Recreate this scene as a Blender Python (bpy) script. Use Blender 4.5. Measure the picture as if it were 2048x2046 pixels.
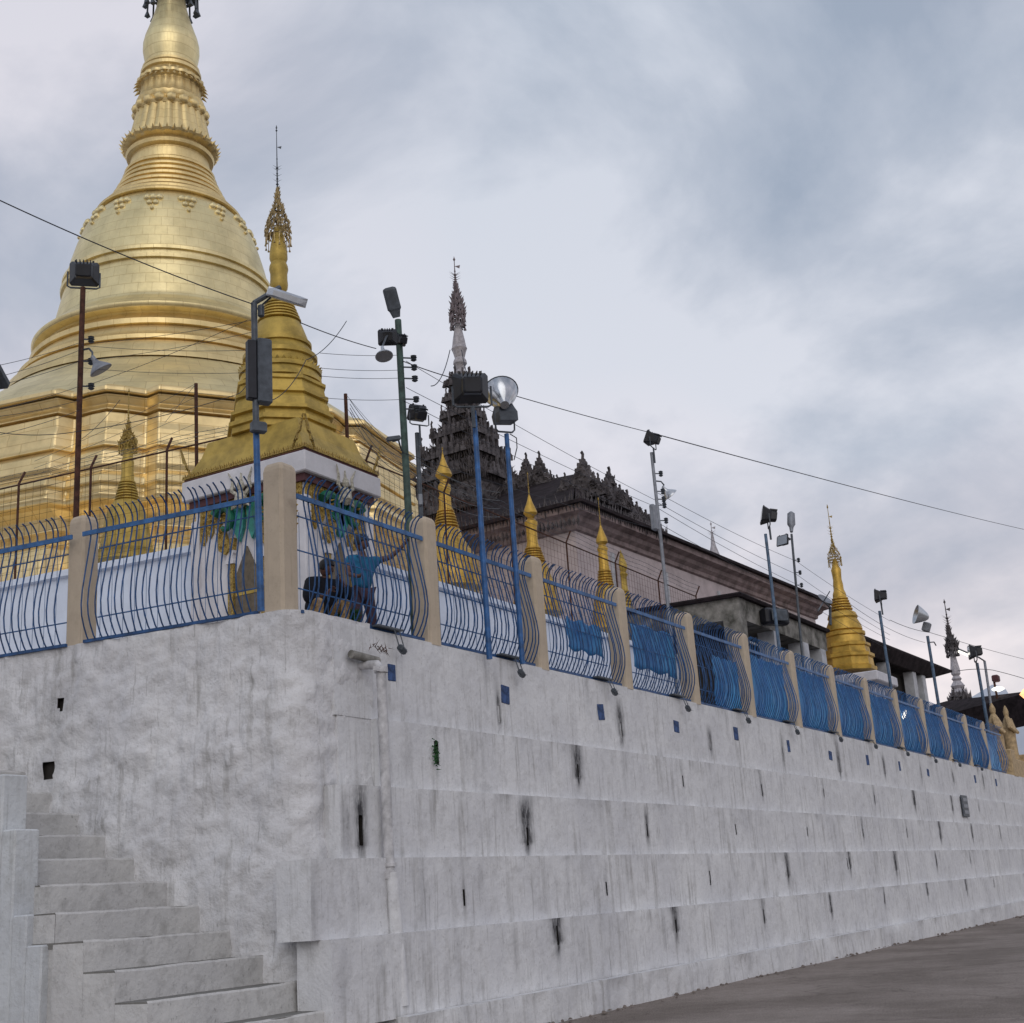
import bpy, math, random
import numpy as np
from mathutils import Vector, Matrix, noise
random.seed(7)
S = bpy.context.scene
for o in list(bpy.data.objects): bpy.data.objects.remove(o)
COL = S.collection
# ------------------------------------------------------------------ camera
F = 2650.0
CX, CY = 1024.0, 1023.0
M = Matrix(((0.50902132, -0.21009729, -0.83471937), (-0.85837957, -0.19588136, -0.47414661), (-0.06388905, 0.95785679, -0.28005101)))
CAM = Vector((0, 0, 1.75))
cd = bpy.data.cameras.new('camera'); co = bpy.data.objects.new('camera', cd); COL.objects.link(co)
cd.sensor_width = 36; cd.sensor_fit = 'HORIZONTAL'; cd.lens = 36 * F / 2048; cd.clip_start = 0.1; cd.clip_end = 6000
co.matrix_world = Matrix.Translation(CAM) @ M.to_4x4()
S.camera = co
# ------------------------------------------------------------------ sky
SUN_EL, SUN_ROT = math.radians(24), math.radians(200)
w = bpy.data.worlds.new("World"); S.world = w; w.use_nodes = True
nt = w.node_tree; N = nt.nodes; LK = nt.links; N.clear()
def nd(t, **k):
    n = N.new(t)
    for a, b in k.items():
        if a in n.inputs: n.inputs[a].default_value = b
        else: setattr(n, a, b)
    return n
out = nd('ShaderNodeOutputWorld'); bg = nd('ShaderNodeBackground'); bg.inputs['Strength'].default_value = 0.12
sky = nd('ShaderNodeTexSky'); sky.sky_type = 'NISHITA'; sky.sun_disc = False; sky.sun_elevation = SUN_EL; sky.sun_rotation = SUN_ROT
tc = nd('ShaderNodeTexCoord')
sep = nd('ShaderNodeSeparateXYZ'); LK.new(tc.outputs['Generated'], sep.inputs[0])
# project direction on a flat cloud layer so that the clouds foreshorten toward the horizon
zc = nd('ShaderNodeMath', operation='ADD'); LK.new(sep.outputs['Z'], zc.inputs[0]); zc.inputs[1].default_value = 0.42
dvx = nd('ShaderNodeMath', operation='DIVIDE'); LK.new(sep.outputs['X'], dvx.inputs[0]); LK.new(zc.outputs[0], dvx.inputs[1])
dvy = nd('ShaderNodeMath', operation='DIVIDE'); LK.new(sep.outputs['Y'], dvy.inputs[0]); LK.new(zc.outputs[0], dvy.inputs[1])
cmb = nd('ShaderNodeCombineXYZ'); LK.new(dvx.outputs[0], cmb.inputs[0]); LK.new(dvy.outputs[0], cmb.inputs[1])
mp = nd('ShaderNodeMapping'); LK.new(cmb.outputs[0], mp.inputs[0]); mp.inputs['Scale'].default_value = (1.0, 1.0, 1.0); mp.inputs['Rotation'].default_value = (0, 0, math.radians(25)); mp.inputs['Location'].default_value = (9.1, 4.4, 0)
n1 = nd('ShaderNodeTexNoise'); LK.new(mp.outputs[0], n1.inputs['Vector']); n1.inputs['Scale'].default_value = 2.4; n1.inputs['Detail'].default_value = 9; n1.inputs['Roughness'].default_value = 0.56; n1.inputs['Distortion'].default_value = 0.35
n2 = nd('ShaderNodeTexNoise'); LK.new(mp.outputs[0], n2.inputs['Vector']); n2.inputs['Scale'].default_value = 0.9; n2.inputs['Detail'].default_value = 3
r1 = nd('ShaderNodeValToRGB'); LK.new(n1.outputs[0], r1.inputs[0])
e = r1.color_ramp.elements; e[0].position = 0.37; e[0].color = (2.95, 3.3, 4.0, 1); e[1].position = 0.60; e[1].color = (5.55, 5.6, 6.1, 1)
m1 = e = r1.color_ramp.elements.new(0.48); m1.color = (3.95, 4.18, 4.8, 1)
r2 = nd('ShaderNodeValToRGB'); LK.new(n2.outputs[0], r2.inputs[0])
e = r2.color_ramp.elements; e[0].position = 0.4; e[0].color = (0.90, 0.94, 0.96, 1); e[1].position = 0.62; e[1].color = (1.08, 1.01, 0.99, 1)
mul = nd('ShaderNodeMix', data_type='RGBA', blend_type='MULTIPLY'); mul.inputs[0].default_value = 1
LK.new(r1.outputs[0], mul.inputs[6]); LK.new(r2.outputs[0], mul.inputs[7])
# brighter and warmer toward the horizon, as an overcast evening sky is
gr = nd('ShaderNodeValToRGB'); LK.new(sep.outputs['Z'], gr.inputs[0])
e = gr.color_ramp.elements; e[0].position = 0.0; e[0].color = (1.12, 1.03, 0.94, 1); e[1].position = 0.75; e[1].color = (0.88, 0.91, 0.93, 1)
x_ = gr.color_ramp.elements.new(0.3); x_.color = (1.05, 1.005, 0.97, 1)
mul2 = nd('ShaderNodeMix', data_type='RGBA', blend_type='MULTIPLY'); mul2.inputs[0].default_value = 1
LK.new(mul.outputs[2], mul2.inputs[6]); LK.new(gr.outputs[0], mul2.inputs[7])
mx = nd('ShaderNodeMix', data_type='RGBA'); mx.inputs[0].default_value = 0.9
LK.new(sky.outputs[0], mx.inputs[6]); LK.new(mul2.outputs[2], mx.inputs[7]); LK.new(mx.outputs[2], bg.inputs[0]); LK.new(bg.outputs[0], out.inputs[0])
sl = bpy.data.lights.new('sun', 'SUN'); sl.energy = 0.55; sl.angle = math.radians(50); sl.color = (1, 0.93, 0.85)
so = bpy.data.objects.new('sun', sl); COL.objects.link(so)
sd = Vector((-0.75, -0.55, 0.5)).normalized()
so.rotation_euler = sd.to_track_quat('Z', 'Y').to_euler()
sky.sun_rotation = math.atan2(sd.x, sd.y); sky.sun_elevation = math.asin(sd.z)
S.view_settings.view_transform = 'Standard'; S.view_settings.look = 'None'; S.view_settings.exposure = 0.27; S.view_settings.gamma = 1
S.render.resolution_x = 1024; S.render.resolution_y = 1023

# ------------------------------------------------------------------ pixel -> point in the place (2048 x 2046 photograph)
def ray(px, py): return (M @ Vector((px - CX, CY - py, -F))).normalized()
def PZ(px, py, z): d = ray(px, py); return CAM + d * ((z - CAM.z) / d.z)
def PY(px, py, y): d = ray(px, py); return CAM + d * (y / d.y)
def PX(px, py, x): d = ray(px, py); return CAM + d * (x / d.x)
def PD(px, py, dd): d = ray(px, py); return CAM + d * (dd / math.hypot(d.x, d.y))
def mpp(p):  # metres per photo pixel at p
    c = M.transposed() @ (Vector(p) - CAM); return -c.z / F
def zat(ax, ay, py):  # height on the vertical axis (ax, ay) seen at picture row py
    lo, hi = -5.0, 80.0
    for _ in range(40):
        m = (lo + hi) / 2; c = M.transposed() @ (Vector((ax, ay, m)) - CAM); y = CY - F * c.y / -c.z
        if y > py: lo = m
        else: hi = m
    return (lo + hi) / 2

# ------------------------------------------------------------------ materials
def mat(name, col, rough=0.7, metal=0.0, var=0.15, scale=6.0, bump=0.0, bscale=30.0, col2=None, stretch=(1, 1, 1), spec=0.4, lo=0.35, hi=0.68):
    m = bpy.data.materials.new(name); m.use_nodes = True; t = m.node_tree; b = t.nodes['Principled BSDF']
    b.inputs['Roughness'].default_value = rough; b.inputs['Metallic'].default_value = metal; b.inputs['Specular IOR Level'].default_value = spec
    tc = t.nodes.new('ShaderNodeTexCoord'); mp = t.nodes.new('ShaderNodeMapping'); mp.inputs['Scale'].default_value = stretch
    t.links.new(tc.outputs['Object'], mp.inputs[0])
    n = t.nodes.new('ShaderNodeTexNoise'); n.inputs['Scale'].default_value = scale; n.inputs['Detail'].default_value = 8; n.inputs['Roughness'].default_value = 0.62
    t.links.new(mp.outputs[0], n.inputs['Vector'])
    r = t.nodes.new('ShaderNodeValToRGB'); t.links.new(n.outputs[0], r.inputs[0])
    c2 = col2 if col2 else tuple(c * (1 - var * 2) for c in col)
    c1 = col if col2 else tuple(min(1, c * (1 + var * 0.6)) for c in col)
    r.color_ramp.elements[0].position = lo; r.color_ramp.elements[0].color = (*c2, 1)
    r.color_ramp.elements[1].position = hi; r.color_ramp.elements[1].color = (*c1, 1)
    t.links.new(r.outputs[0], b.inputs['Base Color'])
    if bump:
        n2 = t.nodes.new('ShaderNodeTexNoise'); n2.inputs['Scale'].default_value = bscale; n2.inputs['Detail'].default_value = 6
        t.links.new(mp.outputs[0], n2.inputs['Vector'])
        bp = t.nodes.new('ShaderNodeBump'); bp.inputs['Strength'].default_value = bump; bp.inputs['Distance'].default_value = 0.02
        t.links.new(n2.outputs[0], bp.inputs['Height']); t.links.new(bp.outputs[0], b.inputs['Normal'])
    return m
def emis(name, col, s):
    m = bpy.data.materials.new(name); m.use_nodes = True; b = m.node_tree.nodes['Principled BSDF']
    b.inputs['Base Color'].default_value = (*col, 1); b.inputs['Emission Color'].default_value = (*col, 1); b.inputs['Emission Strength'].default_value = s
    return m
def whitewash(name, base, dirt, streak=True, rough_bump=0.6, amount=1.0):
    m = bpy.data.materials.new(name); m.use_nodes = True; t = m.node_tree; b = t.nodes['Principled BSDF']; b.inputs['Roughness'].default_value = 0.85
    b.inputs['Specular IOR Level'].default_value = 0.25
    A = lambda ty, **k: [t.nodes.new(ty)][0]
    tc = A('ShaderNodeTexCoord')
    def noi(scale, stretch, det=8, rg=0.6):
        mp = A('ShaderNodeMapping'); mp.inputs['Scale'].default_value = stretch; t.links.new(tc.outputs['Object'], mp.inputs[0])
        n = A('ShaderNodeTexNoise'); n.inputs['Scale'].default_value = scale; n.inputs['Detail'].default_value = det; n.inputs['Roughness'].default_value = rg
        t.links.new(mp.outputs[0], n.inputs['Vector']); return n
    def ramp(src, p0, c0, p1, c1):
        r = A('ShaderNodeValToRGB'); t.links.new(src, r.inputs[0]); e = r.color_ramp.elements
        e[0].position = p0; e[0].color = (c0, c0, c0, 1); e[1].position = p1; e[1].color = (c1, c1, c1, 1); return r.outputs[0]
    big = ramp(noi(0.9, (1, 1, 1)).outputs[0], 0.3, 0.0, 0.72, 1.0)
    med = ramp(noi(5, (1, 1, 1), 10, 0.7).outputs[0], 0.5, 0.0, 0.75, 1.0)
    pat = noi(1.3, (1, 1, 0.8), 5).outputs[0]
    col = A('ShaderNodeMix'); col.data_type = 'RGBA'; t.links.new(big, col.inputs[0])
    col.inputs[6].default_value = (base[0] * 0.80, base[1] * 0.80, base[2] * 0.82, 1); col.inputs[7].default_value = (*base, 1)
    cur = col.outputs[2]
    def over(cur, fac, c, s):
        f = A('ShaderNodeMath'); f.operation = 'MULTIPLY'; t.links.new(fac, f.inputs[0]); f.inputs[1].default_value = s
        x = A('ShaderNodeMix'); x.data_type = 'RGBA'; t.links.new(f.outputs[0], x.inputs[0]); t.links.new(cur, x.inputs[6]); x.inputs[7].default_value = (*c, 1); return x.outputs[2]
    cur = over(cur, med, dirt, 0.42 * amount)
    sp = ramp(noi(30, (1, 1, 0.6), 3).outputs[0], 0.62, 0.0, 0.74, 1.0)
    cur = over(cur, sp, tuple(c * 0.6 for c in dirt), 0.35 * amount)
    if streak:
        s1 = ramp(noi(9, (1, 1, 0.07), 6, 0.65).outputs[0], 0.50, 0.0, 0.66, 1.0)
        s2 = ramp(pat, 0.42, 0.0, 0.6, 1.0)
        mm = A('ShaderNodeMath'); mm.operation = 'MULTIPLY'; t.links.new(s1, mm.inputs[0]); t.links.new(s2, mm.inputs[1])
        cur = over(cur, mm.outputs[0], dirt, 0.6 * amount)
        s3 = ramp(noi(22, (1, 1, 0.05), 5, 0.6).outputs[0], 0.60, 0.0, 0.70, 1.0)
        cur = over(cur, s3, tuple(c * 0.7 for c in dirt), 0.4 * amount)
    at = A('ShaderNodeAttribute'); at.attribute_name = 'soot'
    nn = ramp(noi(14, (1, 1, 0.35), 5, 0.7).outputs[0], 0.25, 0.3, 0.75, 1.5)
    mm = A('ShaderNodeMath'); mm.operation = 'MULTIPLY'; mm.use_clamp = True; t.links.new(at.outputs['Fac'], mm.inputs[0]); t.links.new(nn, mm.inputs[1])
    cur = over(cur, mm.outputs[0], (0.035, 0.035, 0.04), 0.95)
    t.links.new(cur, b.inputs['Base Color'])
    n2 = noi(8, (1, 1, 1), 6, 0.6); n3 = noi(3.5, (1, 1, 1), 4)
    ad = A('ShaderNodeMath'); ad.operation = 'ADD'; t.links.new(n2.outputs[0], ad.inputs[0]); t.links.new(n3.outputs[0], ad.inputs[1])
    bp = A('ShaderNodeBump'); bp.inputs['Strength'].default_value = rough_bump; bp.inputs['Distance'].default_value = 0.05
    t.links.new(ad.outputs[0], bp.inputs['Height']); t.links.new(bp.outputs[0], b.inputs['Normal'])
    return m
def goldleaf(name, col, rough, metal, tile=True, dull=(0.45, 0.30, 0.10)):
    m = bpy.data.materials.new(name); m.use_nodes = True; t = m.node_tree; b = t.nodes['Principled BSDF']
    tc = t.nodes.new('ShaderNodeTexCoord')
    n = t.nodes.new('ShaderNodeTexNoise'); n.inputs['Scale'].default_value = 1.4 if tile else 3.2; n.inputs['Detail'].default_value = 9; n.inputs['Roughness'].default_value = 0.65; t.links.new(tc.outputs['Object'], n.inputs['Vector'])
    r = t.nodes.new('ShaderNodeValToRGB'); t.links.new(n.outputs[0], r.inputs[0]); r.color_ramp.elements[0].position = 0.3; r.color_ramp.elements[1].position = 0.6
    r.color_ramp.elements[0].color = (*(c * (0.72 if tile else 0.5) for c in col), 1); r.color_ramp.elements[1].color = (*col, 1)
    cur = r.outputs[0]
    rr = t.nodes.new('ShaderNodeMapRange'); t.links.new(n.outputs[0], rr.inputs[0]); rr.inputs['To Min'].default_value = rough + 0.1; rr.inputs['To Max'].default_value = rough - 0.08
    t.links.new(rr.outputs[0], b.inputs['Roughness']); b.inputs['Metallic'].default_value = metal
    bp = t.nodes.new('ShaderNodeBump'); bp.inputs['Strength'].default_value = 0.35; bp.inputs['Distance'].default_value = 0.03
    h = n.outputs[0]
    if tile:
        # gilded plates laid in courses round the axis: angle and height
        sp = t.nodes.new('ShaderNodeSeparateXYZ'); t.links.new(tc.outputs['Object'], sp.inputs[0])
        at = t.nodes.new('ShaderNodeMath'); at.operation = 'ARCTAN2'; t.links.new(sp.outputs[1], at.inputs[0]); t.links.new(sp.outputs[0], at.inputs[1])
        ml = t.nodes.new('ShaderNodeMath'); ml.operation = 'MULTIPLY'; t.links.new(at.outputs[0], ml.inputs[0]); ml.inputs[1].default_value = 4.2
        cb = t.nodes.new('ShaderNodeCombineXYZ'); t.links.new(ml.outputs[0], cb.inputs[0]); t.links.new(sp.outputs[2], cb.inputs[1])
        br = t.nodes.new('ShaderNodeTexBrick'); t.links.new(cb.outputs[0], br.inputs['Vector']); br.inputs['Scale'].default_value = 1.0
        br.inputs['Brick Width'].default_value = 0.5; br.inputs['Row Height'].default_value = 0.26; br.inputs['Mortar Size'].default_value = 0.008; br.inputs['Mortar Smooth'].default_value = 0.4
        br.inputs['Color1'].default_value = (1, 1, 1, 1); br.inputs['Color2'].default_value = (0.86, 0.85, 0.80, 1); br.inputs['Mortar'].default_value = (0.55, 0.46, 0.35, 1)
        mx = t.nodes.new('ShaderNodeMix'); mx.data_type = 'RGBA'; mx.blend_type = 'MULTIPLY'; mx.inputs[0].default_value = 0.5; t.links.new(cur, mx.inputs[6]); t.links.new(br.outputs['Color'], mx.inputs[7]); cur = mx.outputs[2]
        ad = t.nodes.new('ShaderNodeMath'); ad.operation = 'MULTIPLY_ADD'; t.links.new(br.outputs['Fac'], ad.inputs[0]); ad.inputs[1].default_value = -0.5; t.links.new(n.outputs[0], ad.inputs[2]); h = ad.outputs[0]
    t.links.new(cur, b.inputs['Base Color'])
    t.links.new(h, bp.inputs['Height']); t.links.new(bp.outputs[0], b.inputs['Normal'])
    return m
MT = {}
MT['wall'] = whitewash('whitewash_courses', (0.74, 0.75, 0.765), (0.28, 0.275, 0.265), True, 0.35)
MT['rubble'] = whitewash('whitewash_rubble', (0.73, 0.735, 0.75), (0.27, 0.265, 0.255), True, 0.6, 1.0)
MT['step'] = whitewash('whitewash_steps', (0.62, 0.62, 0.61), (0.19, 0.185, 0.175), False, 0.4, 1.3)
MT['parapet'] = whitewash('whitewash_parapet', (0.63, 0.66, 0.68), (0.28, 0.28, 0.26), True, 0.4, 0.9)
MT['tread'] = whitewash('shaded_grimy_tread', (0.22, 0.215, 0.2), (0.08, 0.08, 0.075), False, 0.4, 1.0)  # grime over a base colour darkened to paint the shadow lines between risers
MT['white'] = mat('white_paint', (0.66, 0.66, 0.70), 0.7, 0, 0.08, 3, 0.1)
MT['plinth'] = mat('pale_plinth_paint', (0.70, 0.78, 0.92), 0.6, 0, 0.06, 2, 0.1)
MT['pipe'] = mat('painted_pipe', (0.60, 0.60, 0.62), 0.6, 0, 0.2, 7, 0.3)
MT['ground0'] = mat('worn_concrete_ground', (0.25, 0.22, 0.20), 0.95, 0, 0.2, 0.8, 0.3, 18, col2=(0.14, 0.12, 0.11), spec=0.15)
MT['terrace'] = mat('terrace_tiles', (0.34, 0.26, 0.2), 0.5, 0, 0.2, 3)
MT['tan'] = whitewash('tan_pillar_paint', (0.58, 0.49, 0.375), (0.24, 0.195, 0.145), True, 0.2, 0.6)
MT['blue'] = mat('blue_gloss_paint', (0.035, 0.14, 0.36), 0.45, 0, 0.25, 9)
MT['bluedk'] = mat('dark_blue_bar_paint', (0.022, 0.085, 0.235), 0.5, 0, 0.25, 9)
MT['plaque'] = mat('blue_square_paint', (0.05, 0.10, 0.25), 0.8, 0, 0.35, 12, 0.2)
MT['gold'] = goldleaf('gilded_plates', (0.88, 0.745, 0.41), 0.42, 0.9)
MT['gold3'] = goldleaf('gilded_terraces', (0.94, 0.745, 0.39), 0.42, 0.95)
MT['gold2'] = goldleaf('gilded_mouldings', (0.86, 0.68, 0.34), 0.45, 0.9)
MT['ochre'] = goldleaf('gold_paint', (0.52, 0.365, 0.075), 0.5, 0.35, False)
MT['ochre2'] = goldleaf('bright_gold_paint', (0.60, 0.38, 0.07), 0.45, 0.5, False)
MT['relief'] = mat('gold_relief', (0.62, 0.45, 0.12), 0.45, 0.4, 0.3, 40, 1.0, 60, col2=(0.2, 0.12, 0.03))
MT['maroon'] = mat('maroon_paint', (0.10, 0.035, 0.04), 0.6)
MT['teal'] = mat('teal_paint', (0.04, 0.30, 0.25), 0.45, 0, 0.2, 8)
MT['tealdk'] = mat('green_scroll_paint', (0.01, 0.14, 0.085), 0.45, 0, 0.2, 8)
MT['door'] = mat('brown_door', (0.16, 0.13, 0.09), 0.6, 0, 0.2, 12)
MT['black'] = mat('black_housing', (0.016, 0.018, 0.026), 0.45, 0, 0.2, 8)
MT['steel'] = mat('grey_galvanised', (0.26, 0.28, 0.32), 0.5, 0.3, 0.15, 10)
MT['dsteel'] = mat('weathered_dark_steel', (0.085, 0.10, 0.12), 0.5, 0.2, 0.2, 10)
MT['rust'] = mat('rusty_iron', (0.085, 0.035, 0.022), 0.85, 0, 0.3, 14, 0.4)
MT['green'] = mat('green_pole_paint', (0.055, 0.10, 0.085), 0.6, 0, 0.3, 9, 0.2)
MT['greybluepole'] = mat('grey_blue_pole_paint', (0.10, 0.165, 0.26), 0.5, 0, 0.3, 6, 0.1)
MT['bluepole'] = mat('blue_pole_paint', (0.03, 0.13, 0.36), 0.45, 0, 0.3, 6, 0.1)
MT['lamp_alu'] = mat('aluminium_shade', (0.55, 0.58, 0.62), 0.3, 0.7, 0.1, 5)
MT['shade_in'] = mat('shade_enamel', (0.3, 0.31, 0.33), 0.5, 0.2, 0.1, 5)
MT['carved'] = mat('weathered_carved_tin', (0.155, 0.14, 0.148), 0.65, 0.25, 0.4, 4, 1.0, 30, col2=(0.03, 0.025, 0.028))
MT['roofdk'] = mat('dark_tin_roof', (0.035, 0.028, 0.032), 0.9, 0.0, 0.3, 3, 0.5, 12, spec=0.1)
MT['pink'] = mat('pinkish_plaster', (0.53, 0.46, 0.47), 0.85, 0, 0.12, 2, 0.2)
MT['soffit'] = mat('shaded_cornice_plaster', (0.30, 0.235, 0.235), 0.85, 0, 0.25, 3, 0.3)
MT['greyplaster'] = mat('mouldy_plaster', (0.32, 0.31, 0.29), 0.9, 0, 0.2, 3, 0.4, 20, col2=(0.07, 0.07, 0.06))
MT['palecol'] = mat('pale_column_plaster', (0.52, 0.54, 0.58), 0.85, 0, 0.15, 3, 0.2)
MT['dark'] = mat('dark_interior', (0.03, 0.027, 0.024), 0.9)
MT['spire'] = mat('pale_spire_paint', (0.45, 0.43, 0.46), 0.6, 0, 0.2, 12, 0.3)
MT['wire'] = mat('black_cable', (0.03, 0.035, 0.05), 0.6)
MT['hair'] = mat('black_hair', (0.01, 0.008, 0.008), 0.5)
MT['skin'] = mat('brown_skin', (0.13, 0.06, 0.04), 0.55)
MT['blackcloth'] = mat('black_cloth', (0.008, 0.010, 0.018), 0.9)
MT['tancloth'] = mat('checked_tan_cloth', (0.40, 0.26, 0.12), 0.9, 0, 0.3, 18)
MT['bluecloth'] = mat('blue_shirt', (0.015, 0.15, 0.30), 0.85, 0, 0.2, 10)
MT['navycloth'] = mat('navy_patterned_cloth', (0.035, 0.045, 0.085), 0.9, 0, 0.4, 25, col2=(0.08, 0.03, 0.03))
MT['leaf'] = mat('green_leaves', (0.02, 0.10, 0.025), 0.6, 0, 0.3, 20)
MT['hill'] = mat('haze_tinted_hill', (0.42, 0.48, 0.58), 1.0, 0, 0.08, 0.01)  # pale blue of distance haze is put into the hill colour
MT['lit'] = emis('lit_tube', (1.0, 0.97, 0.86), 1.6)
MT['orange'] = emis('orange_lamp', (1.0, 0.45, 0.2), 1.5)
MT['glass'] = mat('lamp_glass', (0.30, 0.33, 0.38), 0.15, 0.2, 0.1, 5, spec=0.8)
MT['bronze'] = mat('tan_statue_paint', (0.50, 0.37, 0.21), 0.7, 0, 0.2, 9, 0.3)
def tarp():
    m = mat('blue_tarpaulin', (0.07, 0.34, 0.66), 0.45, 0, 0.3, 2.6, 1.0, 4, col2=(0.012, 0.12, 0.38), stretch=(1, 1, 0.4))
    b = m.node_tree.nodes['Principled BSDF']; b.inputs['Transmission Weight'].default_value = 0.0
    return m
MT['tarp'] = tarp()

def ground_mat():
    m = bpy.data.materials.new('worn_concrete_ground'); m.use_nodes = True; t = m.node_tree; b = t.nodes['Principled BSDF']; b.inputs['Roughness'].default_value = .95; b.inputs['Specular IOR Level'].default_value = .1
    tc = t.nodes.new('ShaderNodeTexCoord'); L = t.links.new
    def nz(sc, det, rg=.6): n = t.nodes.new('ShaderNodeTexNoise'); n.inputs['Scale'].default_value = sc; n.inputs['Detail'].default_value = det; n.inputs['Roughness'].default_value = rg; L(tc.outputs['Object'], n.inputs['Vector']); return n.outputs[0]
    def rp(src, p0, c0, p1, c1): r = t.nodes.new('ShaderNodeValToRGB'); L(src, r.inputs[0]); e = r.color_ramp.elements; e[0].position = p0; e[0].color = (*c0, 1); e[1].position = p1; e[1].color = (*c1, 1); return r.outputs[0]
    def ml(a, c, f=1.0): x = t.nodes.new('ShaderNodeMix'); x.data_type = 'RGBA'; x.blend_type = 'MULTIPLY'; x.inputs[0].default_value = f; L(a, x.inputs[6]); L(c, x.inputs[7]); return x.outputs[2]
    cur = rp(nz(.45, 5), .38, (.225, .195, .175), .64, (.33, .29, .265))
    cur = ml(cur, rp(nz(3.5, 10, .7), .35, (.84, .83, .82), .68, (1.05, 1.05, 1.05)))
    cur = ml(cur, rp(nz(55, 4, .7), .38, (.55, .55, .55), .62, (1.25, 1.25, 1.25)), .8)
    v = t.nodes.new('ShaderNodeTexVoronoi'); v.feature = 'DISTANCE_TO_EDGE'; v.inputs['Scale'].default_value = .28; mp = t.nodes.new('ShaderNodeMapping')
    nn = t.nodes.new('ShaderNodeTexNoise'); nn.inputs['Scale'].default_value = 1.2; L(tc.outputs['Object'], nn.inputs['Vector']); ad = t.nodes.new('ShaderNodeVectorMath'); ad.operation = 'MULTIPLY_ADD'; L(nn.outputs['Color'], ad.inputs[0]); ad.inputs[1].default_value = (1.2, 1.2, 0); L(tc.outputs['Object'], ad.inputs[2]); L(ad.outputs[0], v.inputs['Vector'])
    cur = ml(cur, rp(v.outputs['Distance'], .0, (.35, .33, .32), .008, (1, 1, 1)), .35)
    L(cur, b.inputs['Base Color']); bp = t.nodes.new('ShaderNodeBump'); bp.inputs['Strength'].default_value = .5; bp.inputs['Distance'].default_value = .02; L(nz(30, 6, .7), bp.inputs['Height']); L(bp.outputs[0], b.inputs['Normal']); return m
MT['ground'] = ground_mat()
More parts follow.
